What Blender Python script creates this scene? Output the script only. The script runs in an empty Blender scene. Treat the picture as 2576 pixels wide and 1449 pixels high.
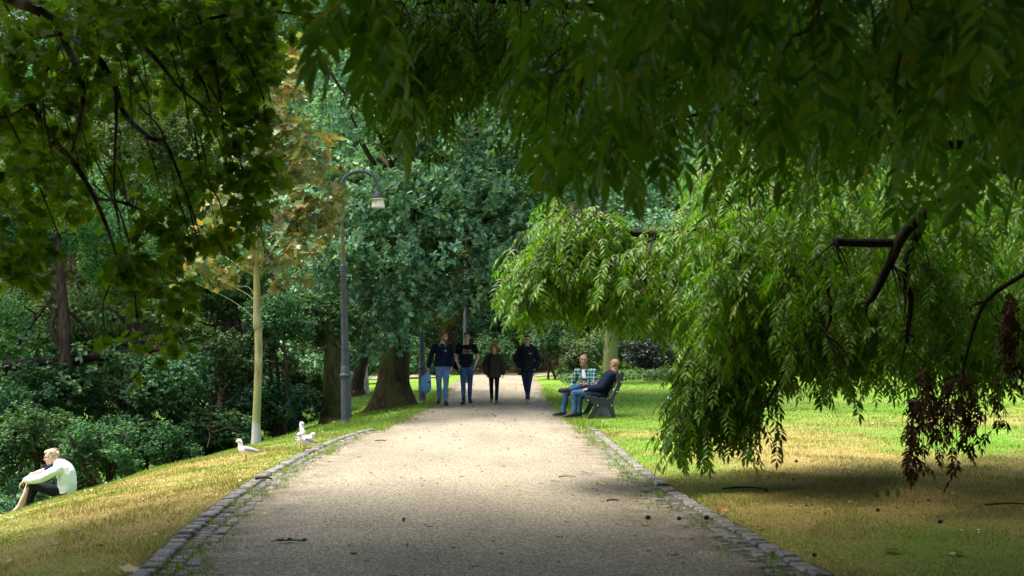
import bpy, bmesh, math, random
import numpy as np
from mathutils import Vector, Matrix, Quaternion
from mathutils.bvhtree import BVHTree

C = bpy.context.scene.collection
RNG = np.random.default_rng(7)
random.seed(7)
FPX, HZ, CX, CAMH = 3000.0, 903.0, 1288.0, 1.2


def P(px, py, Y):
    """survey point of the photograph -> metres (camera stands at 0, 0, 1.2)"""
    return np.array(((px - CX) / FPX * Y, Y, CAMH - (py - HZ) / FPX * Y))


def nrm(a):
    a = np.asarray(a, float)
    return a / np.maximum(np.linalg.norm(a, axis=-1, keepdims=True), 1e-9)


# ------------------------------------------------------------------ mesh accumulation
class Geo:
    def __init__(self):
        self.v, self.t, self.q, self.n = [], [], [], 0
        self.tm, self.qm = [], []

    def add(self, verts, faces, m=0):
        verts = np.asarray(verts, np.float64).reshape(-1, 3)
        faces = np.asarray(faces, np.int64)
        self.v.append(verts)
        if len(faces):
            (self.t if faces.shape[1] == 3 else self.q).append(faces + self.n)
            (self.tm if faces.shape[1] == 3 else self.qm).append(np.full(len(faces), m))
        self.n += len(verts)
        return self

    def mesh(self, name, mats, smooth=False):
        me = bpy.data.meshes.new(name)
        v = np.concatenate(self.v) if self.v else np.zeros((0, 3))
        t = np.concatenate(self.t) if self.t else np.zeros((0, 3), int)
        q = np.concatenate(self.q) if self.q else np.zeros((0, 4), int)
        me.vertices.add(len(v))
        me.vertices.foreach_set('co', v.ravel())
        loops = np.concatenate([t.ravel(), q.ravel()]).astype(np.int32)
        me.loops.add(len(loops))
        me.loops.foreach_set('vertex_index', loops)
        nt, nq = len(t), len(q)
        me.polygons.add(nt + nq)
        st = np.concatenate([np.arange(nt) * 3, nt * 3 + np.arange(nq) * 4]).astype(np.int32)
        me.polygons.foreach_set('loop_start', st)
        mi = np.concatenate([np.concatenate(self.tm) if self.tm else np.zeros(0),
                             np.concatenate(self.qm) if self.qm else np.zeros(0)]).astype(np.int32)
        me.polygons.foreach_set('material_index', mi)
        me.polygons.foreach_set('use_smooth', np.full(nt + nq, bool(smooth)))
        if not isinstance(mats, (list, tuple)):
            mats = [mats]
        for m in mats:
            me.materials.append(m)
        me.update(calc_edges=True)
        return me

    def build(self, name, mats, parent=None, smooth=False):
        return link(name, self.mesh(name, mats, smooth), parent)


def link(name, data, parent=None):
    o = bpy.data.objects.new(name, data)
    C.objects.link(o)
    if parent is not None:
        o.parent = parent
    return o


def tag(o, label=None, cat=None, group=None, kind=None):
    if label:
        o['label'] = label
    if cat:
        o['category'] = cat
    if group:
        o['group'] = group
    if kind:
        o['kind'] = kind
    return o


def thing(name, label, cat, loc=(0, 0, 0), rz=0.0, group=None):
    o = bpy.data.objects.new(name, None)
    o.empty_display_size = 0.1
    C.objects.link(o)
    o.location = loc
    o.rotation_euler = (0, 0, rz)
    return tag(o, label, cat, group)


def dup(root, loc, rz=0.0, scale=None, label=None):
    """copy of a thing, its parts and their sub-parts"""
    def cp(o, par):
        c = o.copy()
        C.objects.link(c)
        c.parent = par
        for ch in list(o.children):
            cp(ch, c)
        return c
    r = cp(root, None)
    r.location = loc
    r.rotation_euler = (0, 0, rz)
    if scale:
        r.scale = scale if hasattr(scale, '__len__') else (scale,) * 3
    if label:
        r['label'] = label
    return r


# ------------------------------------------------------------------ shapes
def smooth_line(pts, n=6):
    """Catmull-Rom through pts"""
    p = np.asarray(pts, float)
    if len(p) < 3:
        return np.array([p[0] + (p[-1] - p[0]) * t for t in np.linspace(0, 1, n + 1)])
    q = np.vstack([2 * p[0] - p[1], p, 2 * p[-1] - p[-2]])
    out = []
    for i in range(1, len(q) - 2):
        for t in np.arange(n) / n:
            a, b, c, d = q[i - 1], q[i], q[i + 1], q[i + 2]
            out.append(.5 * ((2 * b) + (-a + c) * t + (2 * a - 5 * b + 4 * c - d) * t * t + (-a + 3 * b - 3 * c + d) * t ** 3))
    out.append(p[-1])
    return np.array(out)


def tube(geo, pts, radii, sides=8, m=0, cap=True, flute=0.0, nfl=0):
    pts = np.asarray(pts, float)
    n = len(pts)
    radii = np.interp(np.linspace(0, 1, n), np.linspace(0, 1, len(radii)), radii) if len(radii) != n else np.asarray(radii, float)
    tan = nrm(np.gradient(pts, axis=0))
    ref = np.array((0., 1., 0.)) if abs(tan[0][1]) < .9 else np.array((1., 0., 0.))
    rings = []
    a = np.arange(sides) / sides * 2 * math.pi
    for i in range(n):
        x = nrm(np.cross(ref, tan[i]))
        y = np.cross(tan[i], x)
        ref = np.cross(x, tan[i]) * -1 if False else y
        r = radii[i] * (1 + flute * np.cos(a * nfl)) if flute else radii[i] * np.ones(sides)
        rings.append(pts[i] + np.outer(np.cos(a) * r, x) + np.outer(np.sin(a) * r, y))
        ref = y
    v = np.concatenate(rings)
    i = np.arange(n - 1)[:, None] * sides
    k = np.arange(sides)[None]
    k2 = (k + 1) % sides
    f = np.stack([i + k, i + k2, i + sides + k2, i + sides + k], -1).reshape(-1, 4)
    geo.add(v, f, m)
    if cap:
        for idx, base in ((0, 0), (n - 1, (n - 1) * sides)):
            ring = v[base:base + sides]
            cv = np.vstack([ring, pts[idx]])
            kk = np.arange(sides)
            ff = np.stack([kk, (kk + 1) % sides, np.full(sides, sides)], -1)
            if idx == 0:
                ff = ff[:, ::-1]
            geo.add(cv, ff, m)
    return geo


def lathe(geo, prof, sides=20, origin=(0, 0, 0), m=0):
    """prof: list of (radius, z)"""
    prof = np.asarray(prof, float)
    a = np.arange(sides) / sides * 2 * math.pi
    v = np.concatenate([np.stack([np.cos(a) * r, np.sin(a) * r, np.full(sides, z)], -1) for r, z in prof]) + np.asarray(origin)
    i = np.arange(len(prof) - 1)[:, None] * sides
    k = np.arange(sides)[None]
    k2 = (k + 1) % sides
    f = np.stack([i + k, i + k2, i + sides + k2, i + sides + k], -1).reshape(-1, 4)
    return geo.add(v, f, m)


def ball(geo, c, r, rot=None, seg=14, rings=9, m=0):
    th = np.linspace(0, math.pi, rings + 1)
    a = np.arange(seg) / seg * 2 * math.pi
    v = np.concatenate([np.stack([np.sin(t) * np.cos(a), np.sin(t) * np.sin(a), np.full(seg, np.cos(t))], -1) for t in th])
    v = v * np.asarray(r if hasattr(r, '__len__') else (r,) * 3)
    if rot is not None:
        v = v @ np.asarray(rot).T
    v = v + np.asarray(c)
    i = np.arange(rings)[:, None] * seg
    k = np.arange(seg)[None]
    k2 = (k + 1) % seg
    f = np.stack([i + k, i + seg + k, i + seg + k2, i + k2], -1).reshape(-1, 4)
    return geo.add(v, f, m)


def box(geo, c, s, rot=None, bev=0.0, m=0):
    """bevelled (chamfered) box"""
    bm = bmesh.new()
    bmesh.ops.create_cube(bm, size=1)
    bmesh.ops.scale(bm, vec=Vector(s), verts=bm.verts)
    if bev > 0:
        bmesh.ops.bevel(bm, geom=bm.edges[:], offset=bev, segments=1, affect='EDGES')
    bmesh.ops.triangulate(bm, faces=bm.faces[:])
    v = np.array([x.co[:] for x in bm.verts])
    f = np.array([[y.index for y in x.verts] for x in bm.faces])
    bm.free()
    if rot is not None:
        v = v @ np.asarray(rot).T
    return geo.add(v + np.asarray(c), f, m)


def prism(geo, outline, y0, y1, m=0, axis='y'):
    """closed 2-D outline (x, z) extruded from y0 to y1"""
    bm = bmesh.new()
    vs = [bm.verts.new((x, y0, z)) for x, z in outline]
    f = bm.faces.new(vs)
    r = bmesh.ops.extrude_face_region(bm, geom=[f])
    for e in r['geom']:
        if isinstance(e, bmesh.types.BMVert):
            e.co.y = y1
    bmesh.ops.recalc_face_normals(bm, faces=bm.faces[:])
    bmesh.ops.triangulate(bm, faces=bm.faces[:])
    v = np.array([x.co[:] for x in bm.verts])
    ff = np.array([[y.index for y in x.verts] for x in bm.faces])
    bm.free()
    return geo.add(v, ff, m)


def rotz(a):
    c, s = math.cos(a), math.sin(a)
    return np.array(((c, -s, 0), (s, c, 0), (0, 0, 1.)))


# ------------------------------------------------------------------ materials
def new_mat(name):
    m = bpy.data.materials.new(name)
    m.use_nodes = True
    nt = m.node_tree
    nt.nodes.clear()
    out = nt.nodes.new('ShaderNodeOutputMaterial')
    return m, nt, out


def N(nt, typ, **kw):
    n = nt.nodes.new('ShaderNode' + typ)
    for k, v in kw.items():
        if k.startswith('i_'):
            n.inputs[k[2:].replace('_', ' ')].default_value = v
        else:
            setattr(n, k, v)
    return n


def ramp(nt, cols, pos=None, interp='LINEAR'):
    r = nt.nodes.new('ShaderNodeValToRGB')
    r.color_ramp.interpolation = interp
    e = r.color_ramp.elements
    pos = pos or [i / (len(cols) - 1) for i in range(len(cols))]
    while len(e) < len(cols):
        e.new(.5)
    for el, c, p in zip(e, cols, pos):
        el.position = p
        el.color = (*c, 1) if len(c) == 3 else c
    return r


def mat(name, col, rough=.7, spec=.3, metal=0.0, noise=0.0, scale=20.0, bump=0.0, bscale=None, sheen=0.0):
    """principled surface with a mottled colour and a fine bump"""
    m, nt, out = new_mat(name)
    b = N(nt, 'BsdfPrincipled')
    b.inputs['Roughness'].default_value = rough
    b.inputs['Specular IOR Level'].default_value = spec
    b.inputs['Metallic'].default_value = metal
    if sheen:
        b.inputs['Sheen Weight'].default_value = sheen
    tc = N(nt, 'TexCoord')
    if noise:
        nz = N(nt, 'TexNoise')
        nz.inputs['Scale'].default_value = scale
        nz.inputs['Detail'].default_value = 5
        nt.links.new(tc.outputs['Object'], nz.inputs['Vector'])
        c = np.array(col)
        r = ramp(nt, [tuple(np.clip(c * (1 - noise), 0, 1)), tuple(np.clip(c * (1 + noise), 0, 1))], [.3, .7])
        nt.links.new(nz.outputs['Fac'], r.inputs['Fac'])
        nt.links.new(r.outputs['Color'], b.inputs['Base Color'])
    else:
        b.inputs['Base Color'].default_value = (*col, 1)
    if bump:
        nb = N(nt, 'TexNoise')
        nb.inputs['Scale'].default_value = bscale or scale * 3
        nb.inputs['Detail'].default_value = 4
        nt.links.new(tc.outputs['Object'], nb.inputs['Vector'])
        bp = N(nt, 'Bump')
        bp.inputs['Strength'].default_value = bump
        bp.inputs['Distance'].default_value = .01
        nt.links.new(nb.outputs['Fac'], bp.inputs['Height'])
        nt.links.new(bp.outputs['Normal'], b.inputs['Normal'])
    nt.links.new(b.outputs[0], out.inputs[0])
    return m


def leaf_mat(name, cols, pos=None, trans=.4, tcol=(1.25, 1.15, .45), rough=.42, spec=.5, objvar=0.0, patch=None):
    """leaf: each leaf its own tone, light passes through it"""
    m, nt, out = new_mat(name)
    geo = N(nt, 'NewGeometry')
    r = ramp(nt, cols, pos)
    nt.links.new(geo.outputs['Random Per Island'], r.inputs['Fac'])
    col = r.outputs['Color']
    if patch:
        nz = N(nt, 'TexNoise')
        nz.inputs['Scale'].default_value = patch[1]
        nz.inputs['Detail'].default_value = 2
        nt.links.new(geo.outputs['Position'], nz.inputs['Vector'])
        mr = N(nt, 'MapRange')
        mr.inputs['From Min'].default_value = .48
        mr.inputs['From Max'].default_value = .62
        nt.links.new(nz.outputs['Fac'], mr.inputs['Value'])
        mx = N(nt, 'Mix', data_type='RGBA')
        nt.links.new(mr.outputs['Result'], mx.inputs['Factor'])
        nt.links.new(col, mx.inputs['A'])
        mx.inputs['B'].default_value = (*patch[0], 1)
        col = mx.outputs['Result']
    if objvar:
        oi = N(nt, 'ObjectInfo')
        hs = N(nt, 'HueSaturation')
        a = N(nt, 'MapRange')
        a.inputs['To Min'].default_value = .5 - objvar * .25
        a.inputs['To Max'].default_value = .5 + objvar * .18
        nt.links.new(oi.outputs['Random'], a.inputs['Value'])
        nt.links.new(a.outputs['Result'], hs.inputs['Hue'])
        b2 = N(nt, 'Math', operation='MULTIPLY_ADD')
        b2.inputs[1].default_value = objvar * 2.2
        b2.inputs[2].default_value = 1 - objvar * 1.1
        fr = N(nt, 'Math', operation='MULTIPLY')
        fr.inputs[1].default_value = 7.31
        nt.links.new(oi.outputs['Random'], fr.inputs[0])
        f2 = N(nt, 'Math', operation='FRACT')
        nt.links.new(fr.outputs[0], f2.inputs[0])
        nt.links.new(f2.outputs[0], b2.inputs[0])
        nt.links.new(b2.outputs[0], hs.inputs['Value'])
        nt.links.new(col, hs.inputs['Color'])
        col = hs.outputs['Color']
    p = N(nt, 'BsdfPrincipled')
    p.inputs['Roughness'].default_value = rough
    p.inputs['Specular IOR Level'].default_value = spec
    nt.links.new(col, p.inputs['Base Color'])
    tr = N(nt, 'BsdfTranslucent')
    mu = N(nt, 'Mix', data_type='RGBA', blend_type='MULTIPLY')
    mu.inputs['Factor'].default_value = 1
    mu.inputs['B'].default_value = (*tcol, 1)
    mu.clamp_result = False
    nt.links.new(col, mu.inputs['A'])
    nt.links.new(mu.outputs['Result'], tr.inputs['Color'])
    ms = N(nt, 'MixShader')
    ms.inputs[0].default_value = trans
    nt.links.new(p.outputs[0], ms.inputs[1])
    nt.links.new(tr.outputs[0], ms.inputs[2])
    nt.links.new(ms.outputs[0], out.inputs[0])
    return m


def bark_mat(name, c1, c2, scale=6, moss=None, stretch=6.0, bump=.8, foot=None):
    m, nt, out = new_mat(name)
    b = N(nt, 'BsdfPrincipled')
    b.inputs['Roughness'].default_value = .9
    b.inputs['Specular IOR Level'].default_value = .15
    g = N(nt, 'NewGeometry')
    mp = N(nt, 'Mapping')
    mp.inputs['Scale'].default_value = (1, 1, 1 / stretch)
    nt.links.new(g.outputs['Position'], mp.inputs['Vector'])
    nz = N(nt, 'TexNoise')
    nz.inputs['Scale'].default_value = scale * 3
    nz.inputs['Detail'].default_value = 6
    nt.links.new(mp.outputs['Vector'], nz.inputs['Vector'])
    r = ramp(nt, [c1, c2], [.38, .64])
    nt.links.new(nz.outputs['Fac'], r.inputs['Fac'])
    col = r.outputs['Color']
    if moss:
        n2 = N(nt, 'TexNoise')
        n2.inputs['Scale'].default_value = 2.2
        n2.inputs['Detail'].default_value = 6
        nt.links.new(g.outputs['Position'], n2.inputs['Vector'])
        mr = N(nt, 'MapRange')
        mr.inputs['From Min'].default_value = .42
        mr.inputs['From Max'].default_value = .58
        nt.links.new(n2.outputs['Fac'], mr.inputs['Value'])
        mx = N(nt, 'Mix', data_type='RGBA')
        mx.inputs['B'].default_value = (*moss, 1)
        nt.links.new(mr.outputs['Result'], mx.inputs['Factor'])
        nt.links.new(col, mx.inputs['A'])
        col = mx.outputs['Result']
    if foot:                                          # pale scuffed foot of the trunk
        sp = N(nt, 'SeparateXYZ')
        nt.links.new(g.outputs['Position'], sp.inputs[0])
        ad = N(nt, 'Math', operation='MULTIPLY_ADD')
        ad.inputs[1].default_value = .5
        nt.links.new(nz.outputs['Fac'], ad.inputs[0])
        nt.links.new(sp.outputs['Z'], ad.inputs[2])
        mr = N(nt, 'MapRange')
        mr.inputs['From Min'].default_value = .32
        mr.inputs['From Max'].default_value = .18
        nt.links.new(ad.outputs[0], mr.inputs['Value'])
        mx = N(nt, 'Mix', data_type='RGBA')
        mx.inputs['B'].default_value = (*foot, 1)
        nt.links.new(mr.outputs['Result'], mx.inputs['Factor'])
        nt.links.new(col, mx.inputs['A'])
        col = mx.outputs['Result']
    nt.links.new(col, b.inputs['Base Color'])
    bp = N(nt, 'Bump')
    bp.inputs['Strength'].default_value = bump
    bp.inputs['Distance'].default_value = .03
    nt.links.new(nz.outputs['Fac'], bp.inputs['Height'])
    nt.links.new(bp.outputs['Normal'], b.inputs['Normal'])
    nt.links.new(b.outputs[0], out.inputs[0])
    return m
# ------------------------------------------------------------------ leaves
def outline_leaf(half, fold=.1):
    """leaf from its right-hand outline [(x, y)...] base to tip, fan about a midrib, folded"""
    right = [(x, y, abs(x) * fold * 2) for x, y in half]
    left = [(-x, y, abs(x) * fold * 2) for x, y in half[::-1] if x > 1e-6]
    rim = right + left
    v = np.array(rim + [(0, .45, -.02)])
    n = len(rim)
    k = np.arange(n)
    f = np.stack([k, (k + 1) % n, np.full(n, n)], -1)
    return v, f


KITE = (np.array([(0, 0, 0), (.3, .45, .07), (0, 1, -.05), (-.3, .45, .07)]), np.array([(0, 1, 2), (0, 2, 3)]))
ROUND = (np.array([(0, 0, 0), (.34, .25, .06), (.36, .68, .08), (0, 1, -.03), (-.36, .68, .08), (-.34, .25, .06)]),
         np.array([(0, 1, 2), (0, 2, 3), (0, 3, 4), (0, 4, 5)]))
LANCE = (np.array([(0, 0, 0), (.13, .26, .035), (.135, .55, .035), (0, 1, -.08), (-.135, .55, .035), (-.13, .26, .035), (0, .3, 0), (0, .6, 0)]),
         np.array([(0, 1, 6), (1, 2, 7), (1, 7, 6), (2, 3, 7), (3, 4, 7), (4, 5, 6), (4, 6, 7), (5, 0, 6)]))
LOBED = outline_leaf([(0, 0), (.06, .1), (.3, .02), (.28, .16), (.52, .3), (.36, .4), (.5, .62), (.27, .6), (.22, .74), (.12, .78), (0, 1)])
OAKLF = outline_leaf([(0, 0), (.07, .15), (.2, .25), (.14, .36), (.3, .5), (.2, .58), (.3, .78), (.16, .85), (0, 1)])


def leaves(geo, tmpl, pos, d, n, size, m=0, width=1.0):
    """pos (N,3), axis d, rough normal n, size (N,)"""
    tv, tf = tmpl
    d = nrm(d)
    x = nrm(np.cross(d, n))
    z = np.cross(x, d)
    size = np.broadcast_to(np.asarray(size, float), (len(pos),))
    v = (pos[:, None, :]
         + (x[:, None, :] * tv[None, :, 0:1] * width + d[:, None, :] * tv[None, :, 1:2] + z[:, None, :] * tv[None, :, 2:3]) * size[:, None, None])
    k = len(tv)
    f = tf[None] + (np.arange(len(pos)) * k)[:, None, None]
    geo.add(v.reshape(-1, 3), f.reshape(-1, tf.shape[1]), m)


def rnd_dir(rng, n):
    return nrm(rng.normal(size=(n, 3)))


def rosettes(geo, rng, c, u, nl, size, tmpl, droop=.25, spread=.8, m=0, jit=.12, width=1.0):
    """nl leaves round each twig tip c, pointing about u"""
    n = len(c)
    u = nrm(u)
    a = nrm(np.cross(u, rnd_dir(rng, n)))
    b = np.cross(u, a)
    az = (np.arange(nl)[None] / nl * 2 * math.pi + rng.uniform(0, .9, (n, nl)))
    th = rng.uniform(.35, 1.0, (n, nl)) * spread * 1.7
    d = (u[:, None] * np.cos(th)[..., None] + (a[:, None] * np.cos(az)[..., None] + b[:, None] * np.sin(az)[..., None]) * np.sin(th)[..., None])
    d[..., 2] -= droop
    d = nrm(d)
    sz = size * rng.uniform(.65, 1.25, (n, nl))
    p = c[:, None] + u[:, None] * rng.uniform(-1.2, .4, (n, nl))[..., None] * size + rng.normal(size=(n, nl, 3)) * jit * size
    nn = u[:, None] + np.array((0, 0, .5)) + rng.normal(size=(n, nl, 3)) * .45
    leaves(geo, tmpl, p.reshape(-1, 3), d.reshape(-1, 3), nn.reshape(-1, 3), sz.ravel(), m, width)


def wob(p, f, seed=0.0):
    """cheap smooth 3-D noise in -1..1"""
    x, y, z = p[..., 0] * f + seed, p[..., 1] * f + seed * 1.7, p[..., 2] * f - seed
    return (np.sin(x * 1.7 + 1.3 * np.sin(y * 1.1 + z * .7)) + np.sin(y * 1.9 + 1.5 * np.sin(z * 1.3 - x * .8)) + np.sin(z * 1.6 + 1.2 * np.sin(x * 1.4 + y))) / 3


def blob_tips(rng, blobs, dens, gap=-.45, gf=1.4, up=.35, inner=.55):
    """twig tips spread over overlapping blobs (x, y, z, rx, ry, rz); returns tips and outward directions"""
    T, U = [], []
    B = np.asarray(blobs, float)
    for b in B:
        r = b[3:6]
        area = 4 * math.pi * (((r[0] * r[1]) ** 1.6 + (r[0] * r[2]) ** 1.6 + (r[1] * r[2]) ** 1.6) / 3) ** (1 / 1.6)
        n = max(6, int(area * dens))
        s = rnd_dir(rng, n)
        rad = 1 - (1 - inner) * rng.random(n) ** 1.7
        p = b[:3] + s * r * rad[:, None] * (1 + .16 * wob(s, 3.0, b[0]))[:, None]
        u = nrm(s / r) + np.array((0, 0, up))
        keep = wob(p, gf, 3.1) > gap
        for c in B:                                   # nothing deep inside a neighbour
            if c is b:
                continue
            dd = (((p - c[:3]) / c[3:6]) ** 2).sum(1)
            keep &= (dd > .3)
        T.append(p[keep])
        U.append(u[keep])
    return np.concatenate(T), nrm(np.concatenate(U))


def crown_blobs(rng, R, n, flat=.85, rb=(.3, .46)):
    out = []
    for i in range(n):
        s = rnd_dir(rng, 1)[0]
        k = rng.uniform(.45, .78)
        r = R * rng.uniform(*rb)
        out.append((s[0] * R * k, s[1] * R * k, s[2] * R * k * flat, r, r, r * rng.uniform(.65, .9)))
    return out


def limb_net(geo, rng, root, tips, r0, r1=.012, m=0, sides=6, sag=.12):
    root = np.asarray(root, float)
    for t in tips:
        t = np.asarray(t, float)
        d = t - root
        L = np.linalg.norm(d)
        mid = root + d * .5 + rng.normal(size=3) * L * .07 + np.array((0, 0, L * sag))
        q = root + d * .25 + rng.normal(size=3) * L * .03 + np.array((0, 0, L * sag * .8))
        tube(geo, smooth_line([root, q, mid, t], 4), [r0, r0 * .7, r0 * .4, r1], sides, m)


def strands(geo, twg, rng, starts, dirs, lens, leaflet=.11, pairs=6, rach=.3, sp=.085, droop=1.0, m=0, mt=0, twig_r=.006, stiff=.55):
    """hanging shoots that bear pinnate leaves: leaflets in pairs along a drooping stalk"""
    POS, D, NN, S = [], [], [], []
    g = np.array((0, 0, -1.))
    for p0, d0, L in zip(starts, dirs, lens):
        d0 = nrm(d0)
        n = max(4, int(L / sp))
        t = np.linspace(0, 1, n)
        path = p0 + d0 * (L * stiff * t)[:, None] * (1 - .35 * t)[:, None] + g * (L * droop * .8 * t ** 1.8)[:, None]
        path += np.cumsum(rng.normal(size=(n, 3)) * .006, 0)
        tube(twg, path, [twig_r, twig_r * .35], 4, mt, cap=False)
        tan = nrm(np.gradient(path, axis=0))
        i0 = 1 if n < 6 else int(n * .12)
        idx = np.arange(i0, n)
        az = rng.uniform(0, 6.28) + np.arange(len(idx)) * 2.4 + rng.normal(size=len(idx)) * .4
        tt = tan[idx]
        a = nrm(np.cross(tt, np.array((.3, .8, .1))))
        b = np.cross(tt, a)
        ro = a * np.cos(az)[:, None] + b * np.sin(az)[:, None] + tt * .55
        ro[:, 2] -= .12
        ro = nrm(ro)
        Lr = rach * rng.uniform(.7, 1.2, len(idx)) * np.linspace(1.05, .7, len(idx))
        u = (np.arange(pairs) + .8) / (pairs)
        u = np.append(u, 1.06)                                   # terminal leaflet
        q = path[idx][:, None] + ro[:, None] * (Lr[:, None] * u[None] * (1 - .25 * u[None]))[..., None] + g * (Lr[:, None] * .42 * u[None] ** 2)[..., None]
        qt = nrm(ro[:, None] * (1 - .5 * u[None])[..., None] + g * (.84 * u[None])[..., None])
        hor = nrm(np.cross(ro, np.array((0, 0, 1.)) + .15 * rng.normal(size=(len(idx), 3))))
        for j in range(len(idx)):                                # stalks
            if rng.random() < .5:
                tube(twg, np.vstack([path[idx[j]], q[j][::2]]), [.0022, .001], 3, mt, cap=False)
        for side in (1, -1):
            h = hor[:, None] * side
            d = nrm(h * .85 + qt * .6 + g * .32 + rng.normal(size=q.shape) * .13)
            nn = np.cross(h, qt) * side
            nn = nn * np.sign(nn[..., 2:3] + 1e-6) + rng.normal(size=q.shape) * .3
            k = slice(0, pairs)
            sz = leaflet * rng.uniform(.75, 1.15, q.shape[:2]) * np.concatenate([np.linspace(.75, 1.05, pairs - 1), [.95, 1.]])[None]
            POS.append(q[:, k].reshape(-1, 3)); D.append(d[:, k].reshape(-1, 3)); NN.append(nn[:, k].reshape(-1, 3)); S.append(sz[:, k].ravel())
        POS.append(q[:, -1]); D.append(qt[:, -1]); NN.append(np.cross(hor, qt[:, -1]) + rng.normal(size=(len(idx), 3)) * .2); S.append(np.full(len(idx), leaflet))
    leaves(geo, LANCE, np.concatenate(POS), np.concatenate(D), np.concatenate(NN), np.concatenate(S), m)
# ------------------------------------------------------------------ the lie of the land
_YL = [-20, 0, 6.6, 7.8, 9.2, 11, 12.4, 14.4, 16.1, 18.4, 20.5, 22.5, 31, 50, 80]
_XL = [-1.6, -1.8, -2.09, -2.24, -2.38, -2.52, -2.6, -2.66, -2.67, -2.63, -2.42, -2.28, -2.22, -2.35, -2.5]
_YR = [-20, 0, 6.6, 7.3, 8.4, 9.4, 10.8, 13.5, 17.1, 20.5, 22.6, 33, 50, 80]
_XR = [2.4, 2.15, 1.76, 1.70, 1.62, 1.55, 1.49, 1.45, 1.44, 1.42, 1.25, 1.24, 1.1, 1.0]


def _sm(ys, xs):
    yy = np.linspace(-20, 80, 401)
    v = np.interp(yy, ys, xs)
    k = np.ones(5) / 5
    v2 = np.convolve(np.pad(v, 2, mode='edge'), k, 'valid')
    return yy, v2


_LG, _RG = _sm(_YL, _XL), _sm(_YR, _XR)


def xl(Y):
    return np.interp(Y, *_LG)


def xr(Y):
    return np.interp(Y, *_RG)


def zp(Y):
    d = np.maximum(np.asarray(Y, float) - 33, 0)
    return np.minimum(.0142 * d * np.minimum(d / 6, 1), .42)


def H(x, Y):
    x, Y = np.asarray(x, float), np.asarray(Y, float)
    base = zp(Y)
    dl = np.maximum(xl(np.minimum(Y, 60)) - x, 0)
    dr = np.maximum(x - xr(np.minimum(Y, 60)), 0)
    k = np.clip((44 - Y) / 13, .12, 1)
    d6 = np.minimum(dl, 6.2)
    left = -(.088 * d6 + .032 * d6 ** 2) - np.maximum(dl - 6.2, 0) * .42
    left = np.maximum(left, -4.2)
    right = .034 * np.minimum(dr, 22) + .02 * (1 - np.exp(-dr * 6))
    z = base + k * left + right
    z = z + .27 * np.exp(-(((x + 4.8) / 1.6) ** 2 + ((Y - 37.6) / 2.2) ** 2))
    yh = np.where(x > 2, np.maximum(62.5 - (x - 2) * 2.0, 47), 62.5)
    dh = np.maximum(Y - yh, 0)
    z = z + np.minimum(.62 * dh * np.minimum(dh / 3, 1), 34)
    off = (dl > .05) | (dr > .05)
    rough = .022 * wob(np.stack([x, Y, x * 0], -1), 1.3) + .012 * wob(np.stack([x, Y, x * 0], -1), 4.1, 2.)
    return z + np.where(off, rough * np.minimum(np.maximum(dl, dr) * 2, 1), 0)


def hz(x, Y):
    return float(H(x, Y))


def on(px, Y):
    """ground point at image column px and distance Y"""
    x = (px - CX) / FPX * Y
    return np.array((x, Y, hz(x, Y)))


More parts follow.
